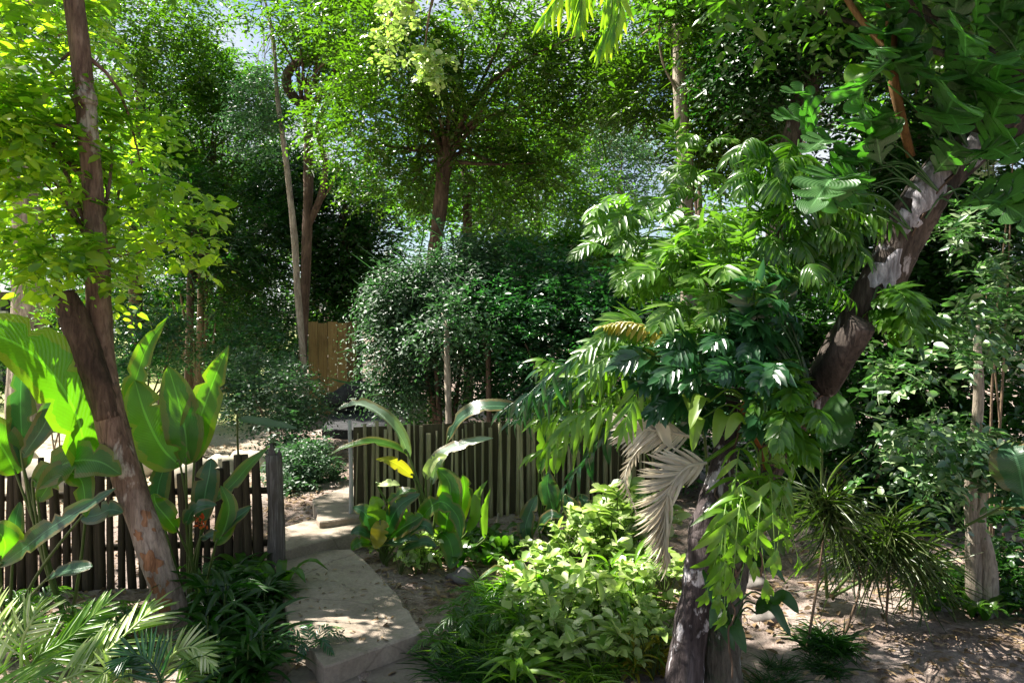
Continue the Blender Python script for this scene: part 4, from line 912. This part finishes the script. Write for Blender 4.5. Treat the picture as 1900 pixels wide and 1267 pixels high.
leafy('canna', 'low plant with split grey-blue leaves leaning over the far end of the pickets', on_ground(10, 5.7),
      [([(0, 1050, 5.3), (40, 1020, 5.2), (85, 985, 5.15), (140, 950, 5.1), (215, 905, 5.1)], 42, L_BLADE_TEAL, 'ov', 4), ([(85, 1075, 5.2), (110, 1062, 5.15), (140, 1055, 5.1), (172, 1050, 5.1)], 34, L_BLADE_TEAL, 'paddle', 0),
       ([(25, 1010, 5.4), (28, 985, 5.4), (30, 960, 5.4), (38, 930, 5.4)], 28, L_BLADE_TEAL, 'ov', 0), ([(0, 1040, 5.3), (10, 1015, 5.25), (0, 990, 5.2), (-30, 980, 5.2)], 60, L_BLADE, 'ov', 0),
       ([(150, 960, 5.4), (180, 955, 5.35), (205, 945, 5.3), (228, 950, 5.3)], 40, L_BLADE_TEAL, 'ov', 1)])
leafy('heliconia', 'tall broad-leaved plant with a white-lit leaf bending over the end post', on_ground(800, 7.25),
      [([(760, 850, 7.2), (742, 808, 7.2), (708, 770, 7.15), (668, 750, 7.1), (626, 757, 7.05)], 50, L_SKYGLINT, 'ov', 3, .35), ([(757, 842, 7.15), (725, 826, 7.12), (685, 820, 7.1), (645, 828, 7.05), (608, 845, 7)], 27, L_BLADE, 'lance', 1, .3),
       ([(768, 886, 7.2), (745, 866, 7.15), (722, 854, 7.1), (697, 852, 7.1)], 22, L_BLADE_YEL, 'lance', 1), ([(800, 900, 7.1), (815, 850, 7.1), (860, 825, 7.05), (915, 812, 7)], 32, L_SKYGLINT, 'ov', 3, .3),
       ([(830, 820, 7.2), (850, 780, 7.15), (895, 755, 7.1), (950, 758, 7.1), (965, 790, 7.1)], 34, L_BLADE_TEAL, 'ov', 3, .5), ([(700, 900, 7.2), (715, 897, 7.1), (728, 896, 7.1), (742, 900, 7.1)], 16, L_PALE, 'ov', 0),
       ([(790, 890, 7.1), (795, 870, 7.05), (810, 850, 7), (830, 845, 7)], 20, L_PALE, 'ov', 1), ([(820, 1010, 7), (830, 960, 6.95), (835, 900, 6.95), (812, 868, 7)], 50, L_BLADE, 'ov', 1),
       ([(840, 1000, 7.1), (850, 950, 7.1), (862, 910, 7.1), (858, 880, 7.1)], 36, L_BLADE, 'ov', 1), ([(815, 985, 7), (832, 1000, 6.9), (840, 1030, 6.85), (835, 1055, 6.8)], 40, L_BLADE, 'ov', 0),
       ([(780, 985, 7), (790, 950, 6.95), (820, 930, 6.9), (850, 960, 6.85), (855, 1000, 6.8)], 36, L_BLADE, 'ov', 2), ([(865, 990, 7.1), (880, 960, 7.05), (885, 920, 7.05), (905, 890, 7.05)], 20, L_LIME, 'lance', 0),
       ([(900, 1000, 7.1), (897, 970, 7.1), (900, 940, 7.1), (910, 905, 7.1)], 16, L_LIME, 'lance', 0), ([(760, 975, 7), (735, 930, 6.95), (745, 915, 6.9), (775, 910, 6.9)], 30, L_BLADE, 'ov', 1)], .018)
leafy('hosta', 'dense low clump of glossy oval leaves with one rust-tipped leaf at the path edge', on_ground(715, 7.1),
      [([(700, 1000, 7), (690, 975, 6.95), (675, 950, 6.9), (655, 940, 6.9)], 36, L_BLADE_TEAL, 'ov', 0), ([(705, 1000, 7), (702, 970, 6.9), (700, 940, 6.85), (690, 920, 6.85)], 40, L_LIME, 'ov', 0),
       ([(712, 1000, 7), (725, 965, 6.9), (745, 935, 6.85), (780, 915, 6.85)], 40, L_BLADE_TEAL, 'ov', 0), ([(720, 1000, 6.95), (745, 980, 6.85), (770, 965, 6.8), (785, 955, 6.8)], 38, L_BLADE, 'ov', 0),
       ([(705, 965, 6.85), (706, 980, 6.8), (702, 1000, 6.8), (696, 1018, 6.8)], 34, L_YELLOW, 'ov', 0), ([(695, 1000, 6.95), (680, 990, 6.85), (665, 985, 6.8), (650, 990, 6.8)], 28, L_BLADE_TEAL, 'ov', 0),
       ([(715, 1005, 6.9), (740, 1005, 6.8), (760, 998, 6.75), (778, 1000, 6.75)], 26, L_BLADE_TEAL, 'ov', 0), ([(735, 1010, 6.9), (765, 980, 6.8), (790, 975, 6.75), (805, 995, 6.75)], 30, L_BLADE_TEAL, 'lance', 0),
       ([(725, 990, 7), (735, 960, 6.95), (730, 935, 6.9), (720, 925, 6.9)], 30, L_BLADE, 'ov', 0), ([(745, 1020, 6.85), (770, 1010, 6.75), (790, 1005, 6.7), (810, 1015, 6.7)], 26, L_BLADE_TEAL, 'ov', 0), ([(690, 1010, 6.9), (672, 1005, 6.8), (660, 1010, 6.8), (652, 1020, 6.8)], 24, L_BLADE, 'ov', 0)])
leafy('canna', 'paddle-leaved plant with smooth grey-green blades at the foot of the batten fence', on_ground(1030, 7.6),
      [([(985, 1010, 7.4), (975, 980, 7.4), (985, 945, 7.4), (997, 918, 7.4)], 34, L_BLADE_TEAL, 'ov', 0), ([(1030, 960, 7.5), (1022, 930, 7.45), (1016, 900, 7.45), (1018, 875, 7.45)], 42, L_BLADE_TEAL, 'ov', 0),
       ([(1048, 918, 7.3), (1058, 940, 7.25), (1072, 965, 7.2), (1086, 982, 7.2)], 36, L_BLADE_TEAL, 'paddle', 0), ([(1075, 918, 7.5), (1085, 930, 7.45), (1092, 948, 7.4), (1090, 965, 7.4)], 26, L_BLADE_TEAL, 'ov', 0),
       ([(1000, 985, 7.3), (1010, 965, 7.25), (1025, 955, 7.2), (1045, 960, 7.2)], 24, L_BLADE_TEAL, 'ov', 0)])
leafy('ginger', 'tall upright yellow-green leaves standing against the batten fence', on_ground(1010, 7.9),
      [([(1006, 870, 7.6), (1010, 830, 7.6), (1012, 780, 7.6), (1016, 735, 7.6)], 30, L_LIME, 'lance', 0), ([(1000, 880, 7.5), (1010, 850, 7.5), (1025, 815, 7.45), (1050, 770, 7.4)], 22, L_BLADE, 'lance', 0),
       ([(1030, 880, 7.6), (1030, 850, 7.6), (1035, 820, 7.6), (1030, 790, 7.6)], 26, L_LIME, 'lance', 0)])
leafy('aroid', 'broad dark leaf plant deep in the shade under the slanting bough', on_ground(1540, 6.4),
      [([(1525, 720, 5.6), (1540, 770, 5.5), (1545, 810, 5.45), (1530, 838, 5.4)], 80, L_DARK, 'ov', 0),
       ([(1870, 820, 5.4), (1885, 850, 5.3), (1895, 890, 5.3), (1900, 930, 5.3)], 90, L_BLADE_TEAL, 'ov', 0), ([(1860, 940, 5.4), (1880, 925, 5.3), (1910, 930, 5.3), (1930, 960, 5.3)], 70, L_BLADE_TEAL, 'ov', 0)])
leafy('speckled_leaf_plant', 'single wide silvery leaf held level over the end of the pickets', on_ground(470, 7.4), [([(440, 775, 6.9), (470, 782, 6.8), (510, 790, 6.7), (552, 795, 6.6)], 34, L_GREY, 'ov', 1, .3)])

# palms near the camera on the left
def palm(name, label, base, fr, m=L_LIME):
    th = thing(name, label, 'palm', base)
    for k, (sp, n, L, W, mm, hint) in enumerate(fr):
        mb = MB(); rachis_frond(mb, [base] + pxpath(sp), n, L, W, 1.05, .12, T_STIFF, seed=k, hint=hint, r=.012, start=.3); mb.build('frond', mm or m, th)
    return th
palm('young_palm', 'young palm spreading sunlit feather fronds below the pickets', on_ground(30, 4.5),
     [([(60, 1230, 4.6), (120, 1190, 4.7), (190, 1125, 4.8)], 24, .32, .028, L_LIME, (-.3, -.8, .5)), ([(0, 1230, 4.5), (-20, 1180, 4.6), (-40, 1110, 4.7)], 18, .32, .028, L_PALE, (0, -.9, .4)),
      ([(100, 1270, 4.5), (160, 1240, 4.5), (250, 1160, 4.7), (280, 1130, 4.8)], 24, .34, .028, L_PALE, (-.4, -.8, .4)), ([(40, 1200, 4.5), (60, 1150, 4.5), (70, 1125, 4.6)], 18, .22, .02, L_PALE, (0, -.9, .4)),
      ([(-40, 1290, 4.3), (30, 1270, 4.2), (90, 1250, 4.2)], 22, .24, .022, L_LIME, (0, -.6, .8))])
palm('young_palm', 'drooping grey-green palm fronds at the foot of the leaning tree', on_ground(290, 4.6),
     [([(300, 1260, 4.6), (320, 1215, 4.65), (360, 1200, 4.6), (390, 1230, 4.5)], 26, .20, .018, L_PALE, (0, -.8, .6)), ([(330, 1270, 4.55), (370, 1230, 4.6), (400, 1200, 4.7)], 22, .2, .018, L_LIME, (0, -.8, .6)),
      ([(250, 1270, 4.5), (215, 1255, 4.5), (190, 1250, 4.4), (160, 1275, 4.3)], 22, .2, .018, L_PALE, (0, -.8, .6)), ([(300, 1270, 4.5), (280, 1230, 4.5), (250, 1215, 4.5), (220, 1230, 4.4)], 24, .22, .018, L_TEAL, (0, -.8, .6))])

# dry palm fronds hung on the lichen tree
def dry_fronds():
    b = P(1290, 865, 4.5)
    th = thing('dry_palm_frond', 'withered cream palm frond curling down beside the grey trunk', 'frond', b)
    mb = MB(); sp = pxpath([(1310, 858, 4.5), (1272, 868, 4.42), (1243, 905, 4.36), (1232, 965, 4.34), (1236, 1040, 4.34)])
    rachis_frond(mb, sp, 90, .27, .024, .62, .06, T_LONG, hint=(.75, -.6, .2), r=.012, seed=2, start=.04, jitter=.12); mb.build('leaflets', L_DRY, th)
    mb = MB(); tube(mb, [P(1390, 800, 4.6), P(1340, 835, 4.52), P(1300, 862, 4.5)], [.016, .014, .011], 10, 7); mb.build('stalk', L_LIME, th)
    b = P(1270, 800, 4.6)
    th = thing('dry_palm_frond', 'ragged withered frond pointing towards the batten fence above the curled one', 'frond', b)
    mb = MB(); rachis_frond(mb, pxpath([(1280, 810, 4.6), (1235, 800, 4.55), (1190, 795, 4.5), (1155, 785, 4.5)]), 44, .22, .018, .75, .3, T_LONG, hint=(0, -.9, .3), r=.01, seed=4, start=.05); mb.build('leaflets', L_DRY, th)
    mb = MB(); rachis_frond(mb, pxpath([(1230, 800, 4.6), (1180, 840, 4.55), (1160, 890, 4.5), (1180, 950, 4.5)]), 14, .09, .012, .7, .5, T_STRAP, hint=(0, -.9, .3), r=.006, seed=6, start=.3); mb.build('tail', L_DRY, th)
    mb = MB(); blade(mb, pxpath([(1245, 830, 4.5), (1232, 805, 4.5), (1228, 780, 4.5), (1240, 765, 4.5)]), .085, prof='ov'); mb.build('sheath', L_DRY, th)
dry_fronds()

# ------------------------------------------------------------------ climbers on the lichen tree
def climber(name, label, line, spots, n, L, nleaf=7, lw=.075, m=L_TEAL, seed=0, kind='pinnate', dspread=.35, droop=.3, tm=T_LF):
    """stems hug a trunk line; each leaf on a stalk out to a spot (px, py, d, radius px)"""
    rr = np.random.default_rng(seed); ln = spline(pxpath(line), 40)
    th = thing(name, label, 'climber', ln[0])
    mb = MB(); off = ln + np.c_[np.zeros(40), np.full(40, -.12), np.zeros(40)] + rr.normal(0, .015, (40, 3)); tube(mb, off[::3], [.006] * len(off[::3]), 40, 6, .1); mb.build('stem', B_BROWN, th)
    wt = np.array([s[3] for s in spots], float) ** 2; ch = rr.choice(len(spots), n, p=wt / wt.sum())
    for k in range(n):
        x, y, d, r = spots[ch[k]]; a = rr.uniform(0, 6.28); q = math.sqrt(rr.random()) * r
        c = P(x + q * math.cos(a), y + q * math.sin(a), d + rr.normal(0, dspread * .4))
        i = int(np.argmin(np.linalg.norm(off - c, axis=1) + np.maximum(0, off[:, 2] - c[2]) * .5)); b = off[i]
        outd = nrm(c - b + np.array([rr.normal(0, .1), -.25, .05]) + rr.normal(0, .12, 3))
        l_ = L * rr.uniform(.7, 1.15)
        s0 = c - outd * l_ * .45; s1 = c + np.array([0, 0, .05 * l_]); s2 = c + outd * l_ * .5 - np.array([0, 0, droop * l_])
        mb = MB(); tube(mb, [b, (b + s0) / 2 + [0, 0, .08], s0], [.007, .006, .005], 10, 5, 0, False)
        if kind == 'pinnate':
            rachis_frond(mb, [s0, s1, s2], nleaf, l_ * .42, lw * l_ / .4, 1.15, .25, tm, hint=nrm(np.array([rr.normal(0, .3), -.55, .8])), r=.005, seed=k, start=.08, jitter=.1)
        elif kind == 'lobed':
            blade(mb, [s0, s1, s2], l_ * .62, hint=nrm(np.array([rr.normal(0, .35), -.6, .7])), seed=k, prof='lobed', nu=64, ripple=.03, tears=0)
        else:
            blade(mb, [s0, s1, s2], l_ * .42, hint=nrm(np.array([rr.normal(0, .3), -.6, .7])), seed=k, prof='ov', nu=12)
        mb.build('leaf', m, th)
    return th
climber('climbing_fern', 'lime-lit climber with feathery leaves arching from the trunk over the shade', TR1[3:8],
        [(1330, 460, 4.6, 70), (1260, 520, 4.6, 60), (1380, 540, 4.5, 60), (1290, 590, 4.5, 50), (1160, 620, 4.6, 50)], 44, .44, 12, .042, L_FERN, 3)
climber('climbing_fern', 'dark-green lobed climber crowding the fork beneath the slanting bough', TR2[2:6],
        [(1430, 560, 4.4, 80), (1400, 640, 4.4, 80), (1330, 660, 4.5, 70), (1420, 600, 4.5, 60), (1280, 720, 4.5, 70), (1430, 700, 4.3, 70), (1220, 670, 4.6, 60)], 56, .42, 11, .06, L_TEAL, 5)
climber('climbing_fern', 'mixed light and dark lobed climber running along the lower slanting bough', TR2[4:8],
        [(1480, 790, 4.2, 45), (1450, 720, 4.2, 50), (1665, 580, 4.3, 40), (1690, 600, 4.4, 30)], 28, .38, 11, .055, L_MID, 8)
climber('lobed_climber', 'large dark lobed leaves along the upper part of the slanting bough', TR2[7:12],
        [(1620, 230, 4.2, 80), (1560, 300, 4.3, 80), (1700, 180, 4.1, 80), (1800, 130, 4.1, 90), (1840, 260, 4.1, 80), (1540, 220, 4.5, 60), (1880, 340, 4.1, 60), (1690, 80, 4.1, 90), (1830, 40, 4.1, 90), (1600, 60, 4.4, 60), (1750, 250, 4.0, 60), (1880, 200, 4.0, 60), (1500, 160, 4.6, 50)], 50, .56, 8, .10, L_LOBED, 11, kind='lobed')
climber('climbing_fern', 'thin curved ribbon-leaved climber between the pale trunk and the bough', [(1420, 640, 5.0), (1430, 480, 5.0), (1460, 330, 5.0), (1500, 200, 5.0)],
        [(1440, 330, 4.8, 70), (1390, 300, 4.9, 50), (1480, 440, 4.7, 60), (1520, 480, 4.7, 60), (1400, 400, 4.8, 60), (1560, 380, 4.6, 60)], 44, .40, 12, .03, L_MID, 14, tm=T_STRAP)
climber('climbing_fern', 'bright ragged climber around the pale stub trunks', [(1290, 620, 6), (1285, 500, 6), (1280, 380, 6), (1275, 280, 6)],
        [(1150, 420, 5.4, 55), (1220, 430, 5.4, 60), (1180, 480, 5.4, 60), (1240, 500, 5.2, 50), (1280, 300, 5.8, 60), (1120, 460, 5.9, 40), (1250, 360, 5.8, 50)], 44, .42, 10, .045, L_FERN, 17)
climber('philodendron', 'lime hanging strap-leaved climber in front of the grey trunk', [(1400, 1050, 4.4), (1395, 950, 4.4), (1400, 850, 4.45), (1420, 780, 4.5)],
        [(1400, 930, 4.15, 50), (1370, 880, 4.2, 50), (1440, 900, 4.15, 50), (1420, 980, 4.2, 40), (1360, 960, 4.2, 30)], 18, .44, 5, .04, L_LIME, 21, droop=.9, tm=T_STRAP)
climber('philodendron', 'grey-green leafy climber clinging low on the mossy trunk', [(1345, 1240, 4.5), (1345, 1130, 4.5), (1355, 1030, 4.5), (1380, 950, 4.5)],
        [(1340, 1060, 4.4, 30), (1350, 1140, 4.4, 25), (1440, 1040, 4.5, 40), (1430, 1100, 4.5, 35), (1400, 1000, 4.5, 40)], 18, .22, 5, .06, L_DARK, 23, kind='blade', droop=.6)
climber('philodendron', 'yellow-tinged drooping leaf cluster at the fork of the trunks', [(1420, 860, 4.5), (1400, 790, 4.5), (1390, 740, 4.5)],
        [(1310, 760, 4.3, 30), (1360, 790, 4.3, 30), (1450, 830, 4.3, 30), (1290, 740, 4.3, 20)], 9, .24, 5, .09, L_LIME, 27, kind='blade', droop=.8)
# brown sheath at the fork and the two thick stalks from above
def hanging_stalks():
    b = P(1690, 280, 4.3)
    th = thing('leaf_stalks', 'two smooth brown stalks dropping from above onto the bough', 'plant', b)
    mb = MB(); tube(mb, [P(1652, -200, 4.2), P(1655, 0, 4.2), P(1654, 120, 4.22), P(1668, 200, 4.25), P(1690, 290, 4.35)], [m_px(x, 4.2) for x in (12, 11, 10, 9, 8)], 34, 10, .03); mb.build('stalk', B_PETIOLE, th)
    mb = MB(); tube(mb, [P(1540, -60, 4.3), P(1585, 20, 4.3), P(1648, 96, 4.22)], [m_px(x, 4.2) for x in (6, 6, 6)], 16, 8, .03); mb.build('stalk', B_PETIOLE, th)
    mb = MB(); blade(mb, pxpath([(1655, 150, 4.1), (1620, 128, 4.05), (1590, 135, 4.0), (1575, 160, 4.0)]), .16, hint=(0, -.5, .85)); mb.build('leaf', L_LIME, th)
    th = thing('palm_sheath', 'rusty brown curled leaf sheath stuck in the fork of the trunks', 'sheath', P(1410, 830, 4.35))
    mb = MB(); blade(mb, pxpath([(1412, 835, 4.35), (1398, 790, 4.33), (1385, 760, 4.3), (1398, 735, 4.3)]), .085, prof='lance', fold=.5); mb.build('blade', L_RUST, th)
    mb = MB(); tube(mb, [P(1420, 870, 4.4), P(1410, 830, 4.35)], [.012, .01], 5, 6); mb.build('stalk', L_RUST, th)
hanging_stalks()
# bamboo-like sprays left of the tree
def bamboo():
    b = on_ground(1180, 6.0)
    th = thing('bamboo_palm', 'bamboo-like plant with drooping narrow leaves reaching over the batten fence', 'plant', b)
    rr = np.random.default_rng(3)
    for k in range(34):
        x, y = [(1010, 730), (1060, 730), (1110, 760), (1070, 690), (1140, 700), (1040, 770), (1130, 800), (1180, 740), (1150, 640)][k % 9]
        c = P(x + rr.normal(0, 26), y + rr.normal(0, 22), 4.9 + rr.normal(0, .25)); s = P(1235 + rr.normal(0, 20), y + 10 + rr.normal(0, 40), 5.0)
        mb = MB(); e = c + nrm(c - s) * .25 - np.array([0, 0, .12])
        rachis_frond(mb, [s, (s + c) / 2 + [0, 0, .1], c, e], 7, .22, .034, .75, .55, T_STRAP, hint=(0, -.7, .7), r=.004, seed=k, start=.5, jitter=.26); mb.build('spray', L_LIME if k % 3 else L_TEAL, th)
    for x in (1292, 1315, 1335):
        mb = MB(); a = b + np.array([m_px(x - 1180, 5), -.5, -.05]); a[2] = ground_z(a[0], a[1]) - .05
        tube(mb, [a, a + [0.02, -.2, .9], P(x, 620, 5.0)], [.014, .013, .008], 20, 7, .04); mb.build('cane', L_STEM, th)
bamboo()
def yellow_tip():
    th = thing('fern_frond', 'yellowing fern frond tip sticking out over the deep shade', 'fern', P(1260, 640, 4.6))
    mb = MB(); rachis_frond(mb, pxpath([(1290, 650, 4.6), (1220, 612, 4.55), (1160, 598, 4.5), (1115, 606, 4.5)]), 16, .12, .03, 1.0, .55, T_LONG, hint=(0, -.5, .85), r=.005, seed=1); mb.build('leaflets', L_YELLOW, th)
yellow_tip()

# ------------------------------------------------------------------ thin-leaved tufts on the soil patch
def thin_tuft(label, base_px, d, head, n, L, seed):
    rr = np.random.default_rng(seed); g = on_ground(base_px, d); h = P(*head)
    th = thing('dracaena', label, 'plant', g, 'thin-leaved tufts on the soil patch')
    mb = MB(); tube(mb, [g - [0, 0, .05], (g + h) / 2 + [rr.normal(0, .05), 0, 0], h], [.012, .010, .008], 14, 6, .08); mb.build('stem', B_TWIG, th)
    u = nrm(rr.normal(0, 1, (n, 3)) * [1, 1, .6] + [0, 0, .35]); mb = MB()
    B = h + rr.normal(0, .03, (n, 3)) - np.c_[np.zeros(n), np.zeros(n), rr.random(n) * .25]
    k = rr.random(n) < .3; lens = L * rr.uniform(.45, 1.2, n); nn_ = np.array([0, 0, 1.]) + rr.normal(0, .45, (n, 3))
    u2 = nrm(u + np.array([0, 0, .6]) + rr.normal(0, .3, (n, 3)))
    scatter(mb, B[~k], u[~k], nn_[~k], lens[~k], .010, T_STRAP, False); scatter(mb, B[k], u2[k], nn_[k], lens[k] * .6, .013, T_STIFF, False)
    mb.build('leaves', L_TUFT, th)
thin_tuft('tallest thin-leaved tuft with spiky top on a leaning stem over bare soil', 1500, 5.3, (1535, 925, 5.5), 230, .44, 1)
thin_tuft('drooping thin-leaved tuft between the spiky one and the pale twin stems', 1650, 5.8, (1650, 985, 5.7), 280, .48, 2)
thin_tuft('short thin-leaved tuft on a straight dark stem', 1570, 5.6, (1580, 990, 5.8), 210, .38, 3)
thin_tuft('low thin-leaved tuft nearest the twin stems', 1700, 5.9, (1715, 1040, 5.9), 190, .36, 4)

# ------------------------------------------------------------------ low planting
def herb_proto(kind, seed):
    """children of a low plant at the origin, unit size"""
    rr = np.random.default_rng(seed); mb, st = MB(), MB()
    if kind == 'pale':
        n = 9; a = rr.uniform(0, 6.28, n); tip = np.c_[np.cos(a) * .13, np.sin(a) * .13, rr.uniform(.12, .3, n)]
        for t in tip:
            tube(st, [[0, 0, -.02], t * .5 + [0, 0, .03], t], [.005, .004, .003], 6, 5, 0, False)
            m_ = 7; d = nrm(rr.normal(0, 1, (m_, 3)) * [1, 1, .25] + [0, 0, .2]); scatter(mb, np.tile(t, (m_, 1)), d, np.tile([0, 0, 1.], (m_, 1)) + rr.normal(0, .25, (m_, 3)), rr.uniform(.07, .12, m_), rr.uniform(.045, .065, m_), T_OV, False)
    elif kind == 'lance':
        n = 26; a = rr.uniform(0, 6.28, n); d = nrm(np.c_[np.cos(a), np.sin(a), rr.uniform(.3, 1.6, n)])
        scatter(mb, np.c_[np.cos(a) * .02, np.sin(a) * .02, rr.uniform(0, .22, n)], d, np.tile([0, 0, 1.], (n, 1)) + rr.normal(0, .2, (n, 3)), rr.uniform(.16, .3, n), rr.uniform(.03, .045, n), T_STRAP, False)
        tube(st, [[0, 0, -.03], [.01, 0, .12], [0, .01, .25]], [.008, .007, .004], 6, 5, 0, False)
    elif kind == 'fine':
        n = 130; a = rr.uniform(0, 6.28, n); d = nrm(np.c_[np.cos(a), np.sin(a), rr.uniform(.2, 1.8, n)])
        scatter(mb, np.c_[rr.normal(0, .07, (n, 2)), np.zeros(n)], d, np.tile([0, 0, 1.], (n, 1)) + rr.normal(0, .2, (n, 3)), rr.uniform(.12, .3, n), .009, T_STRAP, False)
        tube(st, [[0, 0, -.03], [.0, 0, .02], [0, .0, .06]], [.012, .01, .004], 4, 5, 0, False)
    elif kind == 'fern':
        for k in range(7):
            a = k * .9 + rr.normal(0, .15); u = np.array([math.cos(a), math.sin(a), 0])
            rachis_frond(mb, [np.zeros(3), u * .13 + [0, 0, .17], u * .32 + [0, 0, .14]], 15, .09, .016, 1.15, .1, T_STIFF, hint=(0, 0, 1), r=.003, seed=k)
        tube(st, [[0, 0, -.03], [.0, 0, .02], [0, .0, .05]], [.012, .01, .006], 4, 5, 0, False)
    elif kind == 'broad':
        for k in range(9):
            a = k * 2.4 + rr.normal(0, .2); u = np.array([math.cos(a), math.sin(a), 0]); q = rr.uniform(.8, 1.2)
            blade(mb, [u * .02, (u * .09 + [0, 0, .13]) * q, (u * .2 + [0, 0, .19]) * q, (u * .32 + [0, 0, .15]) * q], .085 * q, hint=(0, 0, 1), seed=k, nu=10, tears=0)
        tube(st, [[0, 0, -.03], [.0, 0, .03], [0, .0, .08]], [.014, .012, .007], 4, 5, 0, False)
    return mb, st
PROTO = {}
def herb(name, kind, matl, label, cat, group, p, s, seed=0):
    key = (name, kind, seed)
    if key not in PROTO:
        th = thing(name, label, cat, (0, 0, 0), group); mb, st = herb_proto(kind, seed)
        mb.build('leaves', matl, th); st.build('stem', L_STEM, th); PROTO[key] = th; o = th
    else:
        src = PROTO[key]; o = src.copy(); COL.objects.link(o); tag(o, label, cat, group)
        for c in src.children:
            if c.type == 'MESH':
                k = c.copy(); COL.objects.link(k); k.parent = o
    o.location = [float(x) for x in p]; o.rotation_euler = (0, 0, random.uniform(0, 6.28)); o.scale = (s, s, s * random.uniform(.8, 1.65))
    return o
def bed(name, kind, m, label, cat, group, poly, n, s, seeds=3):
    """n low plants spread over a pixel box on the ground"""
    x0, y0, x1, y1 = poly
    for i in range(n):
        px, py = random.uniform(x0, x1), random.uniform(y0, y1)
        herb(name, kind, m, label, cat, group, G(px, py) - np.array([0, 0, .01]), s * random.uniform(.75, 1.25), i % seeds)
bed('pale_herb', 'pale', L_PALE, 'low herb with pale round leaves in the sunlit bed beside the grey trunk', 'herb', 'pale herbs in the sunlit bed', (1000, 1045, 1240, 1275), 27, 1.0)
bed('pale_herb', 'pale', L_LIME, 'lime-green oval-leaved herb mixed into the sunlit bed', 'herb', 'lime herbs in the sunlit bed', (940, 1040, 1230, 1270), 15, .95, 1)
bed('yellow_tuft', 'lance', L_YELLOW, 'small yellow-leaved tuft glowing among the pale herbs', 'herb', 'yellow tufts in the sunlit bed', (1060, 1100, 1230, 1260), 7, .7, 1)
bed('grass_tuft', 'fine', L_LIME, 'thin grassy tuft standing in the sunlit bed', 'grass', 'grassy tufts in the sunlit bed', (900, 1080, 1200, 1280), 16, 1.0, 2)
bed('pale_herb', 'pale', L_PALE, 'knee-high herb with white-lit oval leaves behind the sunlit bed', 'herb', 'tall white-lit herbs behind the bed', (1110, 1030, 1210, 1060), 9, 1.5, 2)
bed('strap_herb', 'lance', L_LIME, 'bright strap-leaved tuft growing among the pale herbs', 'herb', 'strap-leaved tufts in the bed', (880, 1100, 1230, 1300), 15, .9)
bed('dark_strap_herb', 'lance', L_DARK, 'dark strap-leaved tuft under the leaning tree', 'herb', 'dark strap-leaved tufts by the pickets', (385, 1105, 498, 1290), 30, .95)
bed('fine_fern', 'fine', L_DARK, 'soft dark tuft of fine blades beside the lower path slab', 'fern', 'fine dark tufts beside the path', (815, 1205, 930, 1270), 10, .9, 2)
bed('ground_fern', 'fern', L_MID, 'small fern at the edge of the bed along the path', 'fern', 'ferns along the path', (800, 1130, 960, 1230), 10, .9, 2)
bed('broad_herb', 'broad', L_MID, 'broad-leaved green herb at the back of the bed below the batten fence', 'herb', 'broad herbs below the batten fence', (850, 1000, 1110, 1060), 12, .9, 2)
bed('broad_herb', 'broad', L_DARK, 'broad dark-leaved herb under the pickets', 'herb', 'dark broad herbs under the pickets', (380, 1090, 530, 1160), 12, .9, 2)
bed('fine_fern', 'fine', L_MID, 'grassy tuft on the near edge of the bare soil', 'fern', 'grassy tufts on the bare soil', (1400, 1190, 1560, 1290), 10, .7, 2)
bed('broad_herb', 'broad', L_DARK, 'dark low herb in leaf litter under the twin-stemmed shrub', 'herb', 'dark herbs below the twin-stemmed shrub', (1700, 1090, 1900, 1150), 14, .7, 2)
bed('pale_herb', 'pale', L_MID, 'green round-leaved herb beside the path steps', 'herb', 'green herbs beside the path steps', (700, 1030, 800, 1075), 8, .8, 2)
bed('ground_fern', 'fern', L_TEAL, 'dark fern under the young palm', 'fern', 'ferns under the young palm', (-20, 1150, 250, 1250), 10, 1.0, 2)
herb('arching_fern', 'fern', L_TEAL, 'fern arching over the corner of the path slab', 'fern', None, G(575, 1235), .85, 5)
herb('leaning_herb', 'broad', L_BLADE, 'large dark leaf rosette in the middle of the sunlit bed', 'herb', None, G(985, 1130), 1.3, 7)
# climbing thin wood stalk at the middle: dead stems on the bed
def sticks():
    for k, (a, b, lb) in enumerate([((800, 1030), (960, 1050), 'fallen pale branch lying behind the bed'), ((920, 990), (935, 1030), 'short broken stick standing in the bed'), ((1480, 1085), (1700, 1090), 'long thin twig lying on the bare soil')]):
        p, q = G(*a), G(*b); mb = MB(); mid = (p + q) / 2 + [0, 0, .05]
        if k == 1: q = p + np.array([.03, 0, .2])
        tube(mb, [p + [0, 0, .02], mid if k != 1 else (p + q) / 2, q + [0, 0, .03]], [.022, .02, .012] if k < 2 else [.008, .007, .004], 10, 7, .15, seed=k); tag(mb.build('branch', B_PALE if k < 2 else B_TWIG, None, True, p), lb, 'branch')
sticks()
